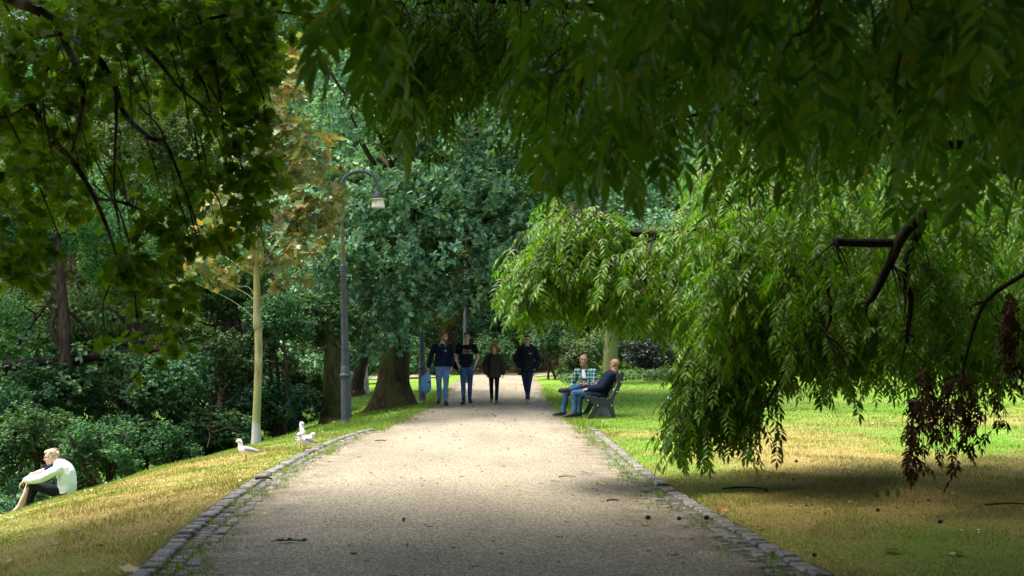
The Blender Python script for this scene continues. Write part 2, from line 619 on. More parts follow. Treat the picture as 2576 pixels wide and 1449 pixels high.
# ------------------------------------------------------------------ ground materials
def lawn_material():
    m, nt, out = new_mat('lawn')
    b = N(nt, 'BsdfPrincipled')
    b.inputs['Roughness'].default_value = .95
    b.inputs['Specular IOR Level'].default_value = .08
    g = N(nt, 'NewGeometry')

    def noise(sc, det=4, rough=.55, vec=None):
        n = N(nt, 'TexNoise')
        n.inputs['Scale'].default_value = sc
        n.inputs['Detail'].default_value = det
        n.inputs['Roughness'].default_value = rough
        nt.links.new(vec or g.outputs['Position'], n.inputs['Vector'])
        return n

    def mix(a, c, fac):
        x = N(nt, 'Mix', data_type='RGBA')
        for s, v in (('A', a), ('B', c)):
            if isinstance(v, tuple):
                x.inputs[s].default_value = (*v, 1)
            else:
                nt.links.new(v, x.inputs[s])
        nt.links.new(fac, x.inputs['Factor'])
        return x.outputs['Result']
    mp = N(nt, 'Mapping')
    mp.inputs['Scale'].default_value = (1, .55, 1)
    nt.links.new(g.outputs['Position'], mp.inputs['Vector'])
    big = noise(.42, 3, .55, mp.outputs['Vector'])
    dry = ramp(nt, [(0, 0, 0), (1, 1, 1)], [.36, .58])
    nt.links.new(big.outputs['Fac'], dry.inputs['Fac'])
    fine = noise(38, 5, .7)
    gr = ramp(nt, [(0.0446, 0.1214, 0.0114), (0.099, 0.2218, 0.0209), (0.1683, 0.3062, 0.0427)], [.3, .5, .72])
    nt.links.new(fine.outputs['Fac'], gr.inputs['Fac'])
    st = ramp(nt, [(0.1242, 0.0931, 0.0262), (0.2815, 0.2145, 0.0699), (0.3974, 0.3157, 0.1398)], [.3, .5, .72])
    nt.links.new(fine.outputs['Fac'], st.inputs['Fac'])
    # far lawn stays greener, the trampled verge drier
    sx = N(nt, 'SeparateXYZ')
    nt.links.new(g.outputs['Position'], sx.inputs[0])
    far = N(nt, 'MapRange')
    far.inputs['From Min'].default_value = 15
    far.inputs['From Max'].default_value = 23
    far.inputs['To Min'].default_value = 1
    far.inputs['To Max'].default_value = .22
    nt.links.new(sx.outputs['Y'], far.inputs['Value'])
    mu = N(nt, 'Math', operation='MULTIPLY')
    nt.links.new(dry.outputs['Color'], mu.inputs[0])
    nt.links.new(far.outputs['Result'], mu.inputs[1])
    near = N(nt, 'MapRange')                                   # the trodden lawn under the trees is thinner
    near.inputs['From Min'].default_value = 14
    near.inputs['From Max'].default_value = 9
    near.inputs['To Max'].default_value = .38
    nt.links.new(sx.outputs['Y'], near.inputs['Value'])
    ad = N(nt, 'Math', operation='ADD', use_clamp=True)
    nt.links.new(mu.outputs[0], ad.inputs[0])
    nt.links.new(near.outputs['Result'], ad.inputs[1])
    col = mix(gr.outputs['Color'], st.outputs['Color'], ad.outputs[0])
    # bare earth specks
    med = noise(5, 5, .65)
    er = ramp(nt, [(0, 0, 0), (1, 1, 1)], [.60, .74])
    nt.links.new(med.outputs['Fac'], er.inputs['Fac'])
    e2 = N(nt, 'Math', operation='MULTIPLY')
    e2.inputs[1].default_value = .55
    nt.links.new(er.outputs['Color'], e2.inputs[0])
    col = mix(col, (.10, .07, .035), e2.outputs[0])
    # hillside: leaf litter
    hm = N(nt, 'MapRange')
    hm.inputs['From Min'].default_value = 60.5
    hm.inputs['From Max'].default_value = 63.5
    nt.links.new(sx.outputs['Y'], hm.inputs['Value'])
    lit = ramp(nt, [(.02, .013, .008), (.075, .045, .025)], [.35, .65])
    nt.links.new(med.outputs['Fac'], lit.inputs['Fac'])
    col = mix(col, lit.outputs['Color'], hm.outputs['Result'])
    nt.links.new(col, b.inputs['Base Color'])
    bp = N(nt, 'Bump')
    bp.inputs['Strength'].default_value = .7
    bp.inputs['Distance'].default_value = .03
    nt.links.new(fine.outputs['Fac'], bp.inputs['Height'])
    nt.links.new(bp.outputs['Normal'], b.inputs['Normal'])
    nt.links.new(b.outputs[0], out.inputs[0])
    return m


def path_material():
    m, nt, out = new_mat('path gravel')
    b = N(nt, 'BsdfPrincipled')
    b.inputs['Roughness'].default_value = .85
    b.inputs['Specular IOR Level'].default_value = .25
    g = N(nt, 'NewGeometry')
    v = N(nt, 'TexVoronoi')
    v.inputs['Scale'].default_value = 105
    nt.links.new(g.outputs['Position'], v.inputs['Vector'])
    stones = ramp(nt, [(0.055, 0.049, 0.035), (0.176, 0.154, 0.109), (0.289, 0.252, 0.171), (0.456, 0.411, 0.304), (0.123, 0.115, 0.095)], [0, .3, .55, .8, 1])
    sep = N(nt, 'SeparateColor')
    nt.links.new(v.outputs['Color'], sep.inputs[0])
    nt.links.new(sep.outputs[0], stones.inputs['Fac'])
    n1 = N(nt, 'TexNoise')
    n1.inputs['Scale'].default_value = .9
    n1.inputs['Detail'].default_value = 5
    mp = N(nt, 'Mapping')
    mp.inputs['Scale'].default_value = (1, .35, 1)
    nt.links.new(g.outputs['Position'], mp.inputs['Vector'])
    nt.links.new(mp.outputs['Vector'], n1.inputs['Vector'])
    wear = ramp(nt, [(.80, .79, .78), (1.08, 1.07, 1.05)], [.36, .64])
    nt.links.new(n1.outputs['Fac'], wear.inputs['Fac'])
    mu = N(nt, 'Mix', data_type='RGBA', blend_type='MULTIPLY')
    mu.inputs['Factor'].default_value = 1
    nt.links.new(stones.outputs['Color'], mu.inputs['A'])
    nt.links.new(wear.outputs['Color'], mu.inputs['B'])
    at = N(nt, 'Attribute', attribute_name='verge')            # earth and crumbs gather along the edges
    n3 = N(nt, 'TexNoise')
    n3.inputs['Scale'].default_value = 3.5
    n3.inputs['Detail'].default_value = 6
    nt.links.new(g.outputs['Position'], n3.inputs['Vector'])
    ms = N(nt, 'Math', operation='MULTIPLY')
    nt.links.new(at.outputs['Fac'], ms.inputs[0])
    r3 = ramp(nt, [(0, 0, 0), (1, 1, 1)], [.36, .62])
    nt.links.new(n3.outputs['Fac'], r3.inputs['Fac'])
    nt.links.new(r3.outputs['Color'], ms.inputs[1])
    dm = N(nt, 'Mix', data_type='RGBA', blend_type='MULTIPLY')
    dm.inputs['B'].default_value = (.42, .36, .30, 1)
    nt.links.new(ms.outputs[0], dm.inputs['Factor'])
    nt.links.new(mu.outputs['Result'], dm.inputs['A'])
    nt.links.new(dm.outputs['Result'], b.inputs['Base Color'])
    bp = N(nt, 'Bump')
    bp.inputs['Strength'].default_value = .8
    bp.inputs['Distance'].default_value = .008
    nt.links.new(v.outputs['Distance'], bp.inputs['Height'])
    nt.links.new(bp.outputs['Normal'], b.inputs['Normal'])
    nt.links.new(b.outputs[0], out.inputs[0])
    return m


def sett_material():
    m, nt, out = new_mat('granite setts')
    b = N(nt, 'BsdfPrincipled')
    b.inputs['Roughness'].default_value = .75
    b.inputs['Specular IOR Level'].default_value = .25
    g = N(nt, 'NewGeometry')
    r = ramp(nt, [(.09, .088, .08), (.14, .136, .126), (.20, .192, .176), (.16, .142, .115)], [0, .35, .75, 1])
    nt.links.new(g.outputs['Random Per Island'], r.inputs['Fac'])
    n1 = N(nt, 'TexNoise')
    n1.inputs['Scale'].default_value = 60
    n1.inputs['Detail'].default_value = 5
    nt.links.new(g.outputs['Position'], n1.inputs['Vector'])
    w = ramp(nt, [(.65, .65, .66), (1.3, 1.3, 1.28)], [.35, .65])
    nt.links.new(n1.outputs['Fac'], w.inputs['Fac'])
    mu = N(nt, 'Mix', data_type='RGBA', blend_type='MULTIPLY')
    mu.inputs['Factor'].default_value = 1
    nt.links.new(r.outputs['Color'], mu.inputs['A'])
    nt.links.new(w.outputs['Color'], mu.inputs['B'])
    nt.links.new(mu.outputs['Result'], b.inputs['Base Color'])
    bp = N(nt, 'Bump')
    bp.inputs['Strength'].default_value = .5
    bp.inputs['Distance'].default_value = .01
    nt.links.new(n1.outputs['Fac'], bp.inputs['Height'])
    nt.links.new(bp.outputs['Normal'], b.inputs['Normal'])
    nt.links.new(b.outputs[0], out.inputs[0])
    return m


M_LAWN, M_PATH, M_SETT = lawn_material(), path_material(), sett_material()
M_SOIL = mat('gutter soil', (.11, .10, .065), rough=1, spec=.05, noise=.5, scale=14, bump=.6)


# ------------------------------------------------------------------ ground sheet, path, kerbs
def build_ground():
    gx = np.unique(np.round(np.concatenate([np.linspace(-130, -16, 40), np.arange(-16, 20, .25), np.linspace(20, 130, 36)]), 3))
    gy = np.unique(np.round(np.concatenate([np.linspace(-60, 2, 24), np.arange(2, 46, .25), np.arange(46, 110, 1.0), np.linspace(110, 260, 24)]), 3))
    X, Y = np.meshgrid(gx, gy)
    Z = H(X, Y)
    inside = (X > xl(np.minimum(Y, 60)) - .02) & (X < xr(np.minimum(Y, 60)) + .02) & (Y < 64)
    Z = np.where(inside, Z - .03, Z)
    v = np.stack([X, Y, Z], -1).reshape(-1, 3)
    nx, ny = len(gx), len(gy)
    i = np.arange(ny - 1)[:, None] * nx + np.arange(nx - 1)[None]
    f = np.stack([i, i + 1, i + nx + 1, i + nx], -1).reshape(-1, 4)
    tag(Geo().add(v, f).build('ground', M_LAWN, smooth=True), kind='structure')
    # the path and the cross path at its end
    g = Geo()
    ys = np.concatenate([np.arange(-15, 46, .25), np.arange(46, 62.4, .5)])
    K = 15
    t = np.linspace(0, 1, K)
    wl = xl(ys) + np.where(ys < 20.5, .10, -.10) + .10 * wob(np.stack([ys, ys * 0, ys * 0], -1), 2.3) * (ys > 19)
    wr = xr(ys) - np.where(ys < 21, .12, -.08) + .10 * wob(np.stack([ys, ys * 0 + 5, ys * 0], -1), 2.6) * (ys > 20)
    X = wl[:, None] + (wr - wl)[:, None] * t[None]
    Yg = np.repeat(ys[:, None], K, 1)
    Z = zp(ys)[:, None] + .035 * (1 - (2 * t - 1) ** 2)[None] - .012
    Z = np.maximum(Z, np.where((t == 0) | (t == 1), -9, -9))
    v = np.stack([X, Yg, Z], -1).reshape(-1, 3)
    n = len(ys)
    i = np.arange(n - 1)[:, None] * K + np.arange(K - 1)[None]
    f = np.stack([i, i + 1, i + K + 1, i + K], -1).reshape(-1, 4)
    po = tag(g.add(v, f).build('path', M_PATH, smooth=True), kind='structure')
    va = po.data.attributes.new('verge', 'FLOAT', 'POINT')
    ed = np.clip((np.abs(2 * t - 1) - .55) / .42, 0, 1)
    va.data.foreach_set('value', np.repeat(ed[None], n, 0).ravel().astype(np.float32))
    g = Geo()
    xs = np.concatenate([np.arange(-8.5, wl[-1] + .05, .5)])
    xs2 = np.arange(xr(59.) + .04, 3.2, .5)
    for q in (xs, xs2):
        tt = np.linspace(0, 1, 5)
        y0 = 56.5 + .0 * q
        Yc = y0[:, None] + 5.6 * tt[None] - .03 * (np.abs(q)[:, None] > 3) * (np.abs(q)[:, None] - 3)
        Xc = np.repeat(q[:, None], 5, 1)
        Zc = H(Xc, np.minimum(Yc, 61.5)) + .03
        v = np.stack([Xc, Yc, Zc], -1).reshape(-1, 3)
        i = np.arange(len(q) - 1)[:, None] * 5 + np.arange(4)[None]
        f = np.stack([i, i + 5, i + 6, i + 1], -1).reshape(-1, 4)
        g.add(v, f)
    tag(g.build('cross_path', M_PATH, smooth=True), kind='structure')


def build_kerbs():
    rng = np.random.default_rng(3)
    for side in (-1, 1):
        g = Geo()
        edge = xl if side < 0 else xr
        rows = [(.00, .115, .012, .15), (.125, .095, -.006, .125), (.228, .095, -.008, .125)]       # offset, width, height, length
        for off, w, h, L in rows:
            y = 2.0
            end = 20.4 if side < 0 else 20.9
            while y < end:
                ll = L * rng.uniform(.8, 1.2)
                if not (rng.random() < .05 and off > 0) and not (y > 16 and off > .2 and rng.random() < .45) and not (y > 18.3 and rng.random() < .25):
                    x = float(edge(y + ll / 2)) - side * (off + w / 2) + rng.normal() * .008
                    sl = float(edge(y + ll) - edge(y)) / ll
                    zz = float(zp(y)) + h + rng.normal() * .005 - .06
                    box(g, (x, y + ll / 2, zz), (w * rng.uniform(.9, .98), ll - .014, .14), rotz(-math.atan(sl) + rng.normal() * .03) @
                        np.array(Matrix.Rotation(rng.normal() * .03, 3, 'X') @ Matrix.Rotation(rng.normal() * .03, 3, 'Y')), .012)
                y += ll
        tag(g.build('stone_kerb', M_SETT), kind='structure')
        # soil under and between the stones
        g = Geo()
        ys = np.arange(2, 20.8, .3)
        a = edge(ys) + side * .04
        b = edge(ys) - side * .31
        v = np.stack([np.stack([a, ys, zp(ys) + .002], -1), np.stack([b, ys, zp(ys) - .006], -1)], 1).reshape(-1, 3)
        i = np.arange(len(ys) - 1) * 2
        f = np.stack([i, i + 1, i + 3, i + 2], -1)
        if side > 0:
            f = f[:, ::-1]
        tag(g.add(v, f).build('kerb_soil', M_SOIL), kind='structure')


# ------------------------------------------------------------------ grass
def grass_mat(name, cols, pos):
    return leaf_mat(name, cols, pos, trans=.35, tcol=(1.2, 1.1, .5), rough=.6, spec=.2)


M_GRASS = grass_mat('grass blades', [(0.0605, 0.156, 0.012), (0.121, 0.264, 0.022), (0.209, 0.348, 0.045), (0.44, 0.396, 0.13)], [0, .4, .72, 1])
M_GRASS_DRY = grass_mat('dry grass blades', [(.085, .125, .02), (.23, .19, .065), (.34, .28, .13), (.12, .16, .03)], [0, .35, .75, 1])


def blades(geo, rng, x, y, h, w, m=0, dry=None):
    n = len(x)
    z = H(x, y) - .004
    a = rng.uniform(0, 2 * math.pi, n)
    lean = rng.uniform(.1, .9, n) * h
    la = rng.uniform(0, 2 * math.pi, n)
    b0 = np.stack([x - np.cos(a) * w / 2, y - np.sin(a) * w / 2, z], -1)
    b1 = np.stack([x + np.cos(a) * w / 2, y + np.sin(a) * w / 2, z], -1)
    tp = np.stack([x + np.cos(la) * lean, y + np.sin(la) * lean, z + h], -1)
    v = np.stack([b0, b1, tp], 1).reshape(-1, 3)
    f = np.arange(n * 3).reshape(-1, 3)
    if dry is None:
        geo.add(v, f, m)
    else:
        k = dry
        for mm, sel in ((0, ~k), (1, k)):
            vv = v.reshape(-1, 3, 3)[sel].reshape(-1, 3)
            geo.add(vv, np.arange(len(vv)).reshape(-1, 3), mm)


def build_grass():
    rng = np.random.default_rng(11)
    g = Geo()
    zones = [  # x0, x1 (offsets from the kerb), y0, y1, count, side
        (0, 5.5, 5.2, 12, 85000, -1), (0, 5.2, 12, 24, 60000, -1), (0, 4, 24, 42, 16000, -1),
        (0, 5.5, 5.2, 12, 85000, 1), (0, 9, 12, 24, 75000, 1), (0, 16, 24, 46, 36000, 1)]
    for x0, x1, y0, y1, n, s in zones:
        y = y0 + (y1 - y0) * rng.random(n) ** 1.3
        d = x0 + (x1 - x0) * rng.random(n) ** 1.15
        x = (xl(y) - d) if s < 0 else (xr(y) + d)
        far = np.clip(y / 8, 1, 4.5)
        pt = np.stack([x, y * .55, x * 0], -1)
        dry = (wob(pt, .9, 1.0) + rng.normal(size=n) * .45) > np.where(y > 20, .75, np.where(y < 11.5, -.55, -.25))
        clump = .6 + .5 * (wob(pt, 3.3, 4.) > 0.1)
        h = rng.uniform(.018, .042, n) * clump * far ** .35
        w = rng.uniform(.0028, .005, n) * far
        blades(g, rng, x, y, h, w, dry=dry)
    tag(g.build('grass', [M_GRASS, M_GRASS_DRY]), 'short mown grass with dry straw patches', kind='stuff')
    # weeds in the kerb joints and longer tufts along the ragged far edges
    g = Geo()
    for s in (-1, 1):
        for _ in range(95):
            y0 = 10.5 + 10 * rng.random() if rng.random() < .75 else 6.5 + 5 * rng.random()
            e = float(xl(y0) if s < 0 else xr(y0))
            x0 = e - s * rng.uniform(.1, .36)
            n = int(rng.integers(10, 46))
            r = rng.uniform(.02, .09)
            x = x0 + rng.normal(size=n) * r
            y = y0 + rng.normal(size=n) * r * 2.2
            blades(g, rng, x, y, rng.uniform(.02, .07, n), rng.uniform(.005, .009, n))
        n = 5200
        y = 20.3 + 22 * rng.random(n) ** 1.5
        e = xl(y) if s < 0 else xr(y)
        x = e - s * (rng.normal(size=n) * .13 + .02)
        blades(g, rng, x, y, rng.uniform(.03, .09, n), rng.uniform(.009, .016, n))
    # long grass round the lamp foot
    n = 700
    a = rng.uniform(0, 6.28, n)
    r = rng.uniform(.12, .5, n)
    blades(g, rng, -3.33 + np.cos(a) * r, 24.0 + np.sin(a) * r, rng.uniform(.05, .17, n), rng.uniform(.008, .014, n))
    tag(g.build('weed_tufts', [M_GRASS]), 'green tufts of grass growing in the kerb joints and along the path edge', kind='stuff')
# ------------------------------------------------------------------ bark and leaf materials
B_DARK = bark_mat('dark bark', (.018, .014, .010), (.06, .045, .032))
B_LIMB = bark_mat('black limb bark', (.008, .007, .005), (.026, .021, .014))  # darker version of the dark bark
B_OAK = bark_mat('mossy oak bark', (.028, .022, .012), (.085, .068, .035), scale=5, moss=(.055, .065, .014), stretch=7)
B_PALE = bark_mat('pale young bark', (.20, .17, .085), (.34, .30, .17), scale=4, moss=(.24, .25, .09), stretch=3, bump=.3)
B_MAPLE = bark_mat('pale maple bark', (.20, .17, .085), (.34, .30, .17), scale=4, moss=(.24, .25, .09), stretch=3, bump=.3, foot=(.40, .38, .34))
B_LIME = bark_mat('grey green bark', (.12, .11, .06), (.27, .25, .15), scale=5, moss=(.17, .19, .07), stretch=7, bump=.6)
B_WHITE = bark_mat('white bark', (.38, .35, .28), (.62, .58, .48), scale=5, stretch=2, bump=.4)
B_TWIG = bark_mat('twig bark', (.045, .03, .018), (.11, .08, .045), scale=9)

L_OAK = leaf_mat('oak leaves', [(0.0652, 0.1833, 0.1016), (0.1336, 0.281, 0.166), (0.2224, 0.3908, 0.2464), (0.2964, 0.3908, 0.1338)], [0, .45, .85, 1], trans=.28, rough=0.5, tcol=(1.1, 1.2, .5), objvar=.0, spec=0.35)
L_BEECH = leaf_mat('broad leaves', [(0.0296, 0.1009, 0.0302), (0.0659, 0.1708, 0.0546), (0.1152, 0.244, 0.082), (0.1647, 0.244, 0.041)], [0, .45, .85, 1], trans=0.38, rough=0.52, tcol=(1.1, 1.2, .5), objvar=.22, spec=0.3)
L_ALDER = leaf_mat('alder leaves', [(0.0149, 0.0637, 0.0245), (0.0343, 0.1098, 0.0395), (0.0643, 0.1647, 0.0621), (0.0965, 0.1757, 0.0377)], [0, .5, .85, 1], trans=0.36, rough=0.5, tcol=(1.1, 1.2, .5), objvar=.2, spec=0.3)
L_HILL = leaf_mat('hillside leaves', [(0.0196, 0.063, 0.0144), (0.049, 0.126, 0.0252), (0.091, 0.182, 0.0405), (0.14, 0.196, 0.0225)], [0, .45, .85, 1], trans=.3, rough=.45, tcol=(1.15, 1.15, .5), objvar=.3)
L_ASH = leaf_mat('pinnate leaves', [(0.0431, 0.1271, 0.0072), (0.0741, 0.1865, 0.0092), (0.1196, 0.2487, 0.0114), (0.1675, 0.2487, 0.0114), (0.3587, 0.2763, 0.0107)], [0, .4, .8, .994, 1], trans=0.42, rough=0.42, tcol=(1.35, 1.5, .5), patch=None, spec=0.35)
L_OVER = leaf_mat('overhanging lobed leaves', [(0.0541, 0.1364, 0.0065), (0.0926, 0.1927, 0.0097), (0.1467, 0.2569, 0.0113), (0.1852, 0.2729, 0.0162)], [0, .45, .85, 1], trans=0.5, rough=0.5, tcol=(1.5, 1.45, .4), spec=0.3)
L_MAPLE = leaf_mat('turning maple leaves', [(.075, .15, .06), (.13, .21, .095), (.19, .25, .11), (.34, .26, .06), (.27, .14, .03)], [0, .32, .62, .82, 1], trans=.38, rough=.45, tcol=(1.3, 1.15, .5), patch=((.20, .23, .075), 1.3))
L_YELLOW = leaf_mat('yellowing leaves', [(.10, .16, .02), (.17, .22, .03), (.30, .26, .03)], None, trans=.4, tcol=(1.3, 1.2, .4))
L_DEAD = leaf_mat('withered leaves', [(.018, .010, .006), (.045, .022, .011), (.075, .038, .016)], None, trans=.1, rough=.8, spec=.1, tcol=(1, .8, .5))
L_PURPLE = leaf_mat('dusky shrub leaves', [(.02, .035, .03), (.04, .06, .055), (.07, .10, .10)], None, trans=.25, rough=.4)


def crown_mesh(name, seed, R, nb, leaf, dens, nl, tmpl, matl, flat=.85, droop=.25, gap=-.4):
    rng = np.random.default_rng(seed)
    g = Geo()
    t, u = blob_tips(rng, crown_blobs(rng, R, nb, flat), dens, gap=gap, gf=2.2 / R ** .5)
    rosettes(g, rng, t, u, nl, leaf, tmpl, droop)
    return g.mesh(name, matl)


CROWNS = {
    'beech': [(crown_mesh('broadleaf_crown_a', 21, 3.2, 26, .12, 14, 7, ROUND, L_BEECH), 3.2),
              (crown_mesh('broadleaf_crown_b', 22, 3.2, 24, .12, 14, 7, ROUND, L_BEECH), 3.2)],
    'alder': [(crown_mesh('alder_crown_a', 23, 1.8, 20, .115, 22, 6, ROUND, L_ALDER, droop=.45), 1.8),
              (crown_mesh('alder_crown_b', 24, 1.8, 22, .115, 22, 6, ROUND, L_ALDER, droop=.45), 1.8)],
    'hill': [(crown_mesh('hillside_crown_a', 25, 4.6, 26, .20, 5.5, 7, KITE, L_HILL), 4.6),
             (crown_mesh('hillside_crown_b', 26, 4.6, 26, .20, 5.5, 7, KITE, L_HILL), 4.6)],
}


def bg_tree(name, label, cat, kind, px, py, Y, Rpx, group=None, zs=1.0, trunk=.16, bark=None, rng=np.random.default_rng(99), stems=1, matl=None):
    c = P(px, py, Y)
    R = Rpx / FPX * Y
    z0 = hz(c[0], c[1]) - .05
    root = thing(name, label, cat, (c[0], c[1], z0), 0, group)
    me, R0 = CROWNS[kind][int(rng.integers(0, 2))]
    o = link('crown', me, root)
    o.location = (0, 0, c[2] - z0)
    s = R / R0
    o.scale = (s, s, s * zs)
    o.rotation_euler = (rng.normal() * .08, rng.normal() * .08, rng.uniform(0, 6.28))
    if matl:
        o.material_slots[0].link = 'OBJECT'
        o.material_slots[0].material = matl
    hgt = max(c[2] - z0, .4)
    for i in range(stems):
        g = Geo()
        w = R * .25 if stems > 1 else 0
        top = np.array((rng.normal() * (.25 * R + w), rng.normal() * (.25 * R + w), hgt + .45 * R * zs))
        b = np.array((rng.normal() * w * .4, rng.normal() * w * .4, 0))
        mid = b + (top - b) * .5 + rng.normal(size=3) * .06 * hgt * np.array((1, 1, 0))
        tube(g, smooth_line([b, b + (0, 0, .12 * hgt), mid, top], 5), [trunk * 1.35, trunk, trunk * .75, trunk * .25], 9)
        tips = [mid + (top - mid) * rng.uniform(.0, .6) + rnd_dir(rng, 1)[0] * R * np.array((.75, .75, .5)) for _ in range(6)]
        for t in tips:
            limb_net(g, rng, mid + (top - mid) * rng.uniform(0, .4), [t], trunk * .4, .012)
        g.build('trunk' if stems == 1 else 'stem', bark or B_DARK, root, smooth=True)
    return root


def build_oak():
    rng = np.random.default_rng(41)
    Y = 32.0
    b = on(990, Y)
    root = thing('oak_tree', 'huge oak with mossy flared trunk and blue green crown left of the path', 'tree', b)
    path = np.array([P(990, 1045, Y), P(990, 1010, Y), P(990, 960, Y), P(994, 900, Y), P(1003, 800, Y), P(1014, 680, Y), P(1020, 540, Y), P(1000, 380, 32.3)])
    sides = 26
    line = smooth_line(path, 5)
    rr = np.interp(np.arange(len(line)), np.linspace(0, len(line) - 1, 8), [.62, .53, .43, .385, .36, .33, .27, .18])
    g = Geo()
    tube(g, line - b, rr, sides)
    v = g.v[0].reshape(len(line), sides, 3)
    a = np.arange(sides) / sides * 2 * math.pi
    for i in range(len(line)):                       # root flares and flutes
        fl = max(0, 1 - i / 14.0)
        cen = line[i] - b
        k = 1 + (fl ** 1.6) * (.18 * np.cos(a * 5 + .6) + .12 * np.cos(a * 3 + 2)) + .03 * np.cos(a * 7 + i * .3)
        v[i] = cen + (v[i] - cen) * k[:, None] * np.array((1 + .3 * fl ** 2, 1 + .3 * fl ** 2, 1))
    g.v[0] = v.reshape(-1, 3)
    blobs = []
    lower = [(748, 890, 62, 30.6), (830, 905, 58, 30), (790, 800, 80, 31), (880, 830, 75, 30.4), (925, 885, 50, 29.6), (940, 775, 85, 30), (1035, 805, 45, 30),
             (1040, 740, 85, 29.6), (1130, 745, 68, 29.4), (1215, 735, 62, 29.2), (1310, 715, 70, 29), (1400, 690, 80, 29.4), (1490, 700, 85, 30),
             (1590, 680, 85, 31), (1690, 690, 85, 32), (760, 680, 90, 31), (860, 690, 95, 30), (1225, 668, 50, 28.6), (1190, 640, 50, 28.8), (1270, 775, 35, 29.5), (1180, 770, 40, 29.4),
             (1000, 850, 40, 29.5), (1290, 800, 34, 30.5)]
    for q in lower:
        blobs.append((*P(q[0], q[1], q[3]), q[2] / FPX * q[3], q[2] / FPX * q[3] * 1.1, q[2] / FPX * q[3] * .78))
    for px in range(760, 1800, 88):
        for py in (640, 560, 470, 380, 290):
            yy = rng.uniform(27.8, 31.5) + (.012 * (640 - py))
            p2 = (px + rng.normal() * 26, py + rng.normal() * 22)
            if rng.random() < .1:
                continue
            r = rng.uniform(58, 100) / FPX * yy
            blobs.append((*P(p2[0], p2[1], yy), r, r * 1.2, r * .74))
    for px, py in ((960, 700), (1010, 660), (940, 620), (1000, 590), (1050, 640), (960, 540), (1030, 530), (900, 600), (1090, 690), (980, 470), (1060, 460), (1120, 600), (890, 520), (1010, 730)):
        yy = rng.uniform(29, 30.4)
        r = rng.uniform(62, 88) / FPX * yy
        blobs.append((*P(px, py, yy), r, r, r * .72))
    for _ in range(20):                               # upper front of the crown
        yy = rng.uniform(28, 31)
        r = rng.uniform(75, 105) / FPX * yy
        blobs.append((*P(rng.uniform(860, 1450), rng.uniform(200, 440), yy), r, r * 1.1, r * .74))
    for px in range(1010, 1500, 62):                   # lit face of the crown over the path
        for py in (455, 545, 630):
            yy = rng.uniform(28.0, 29.2)
            r = rng.uniform(55, 72) / FPX * yy
            blobs.append((*P(px + rng.normal() * 18, py + rng.normal() * 16, yy), r, r * 1.1, r * .74))
    for _ in range(26):                               # back and top of the crown
        yy = rng.uniform(33, 39)
        r = rng.uniform(1.1, 1.6)
        blobs.append((*P(rng.uniform(650, 1750), rng.uniform(150, 650), yy), r, r, r * .8))
    for _ in range(8):
        yy = rng.uniform(30, 36)
        r = rng.uniform(1.2, 1.7)
        blobs.append((rng.uniform(-6, 4), yy, rng.uniform(9, 11.5), r, r, r * .7))
    B = np.array(blobs)
    B[:, :3] -= b
    gc = Geo()
    row = []
    for i_ in range(30):                               # unseen boughs added high over the path to shade it and the bench
        r = rng.uniform(1.0, 1.35)
        row.append((-6.3 + .62 * (i_ // 2) + rng.normal() * .2, (23.5, 25.7)[i_ % 2] + rng.uniform(0, 1.2), rng.uniform(9.0, 10.6), r, r * .9, r * .7))
    t, u = blob_tips(rng, np.array(row) - (*b, 0, 0, 0), 17, gap=-.6, inner=.3)
    rosettes(gc, rng, t, u, 8, .15, ROUND, .18, .78, width=.75)
    for q in row[::4]:
        limb_net(g, rng, line[int(len(line) * .85)] - b, [np.array(q[:3]) - b], .08, .015)
    t, u = blob_tips(rng, B, 14.5, gap=-.40, gf=1.5, up=.45, inner=.5)
    rosettes(gc, rng, t, u, 8, .15, ROUND, .18, .78, width=.75)
    limb_roots = [line[int(len(line) * q)] - b for q in (.52, .6, .68, .76, .85, .93)]
    for i, q in enumerate(B):
        rt = limb_roots[int(np.argmin([np.linalg.norm(q[:3] - r_) + abs(rng.normal()) for r_ in limb_roots]))]
        if rng.random() < .75:
            limb_net(g, rng, rt, [q[:3]], .10 * min(1, np.linalg.norm(q[:3] - rt) / 3), .012)
    g.build('trunk', B_OAK, root, smooth=True)
    gc.build('crown', L_OAK, root)


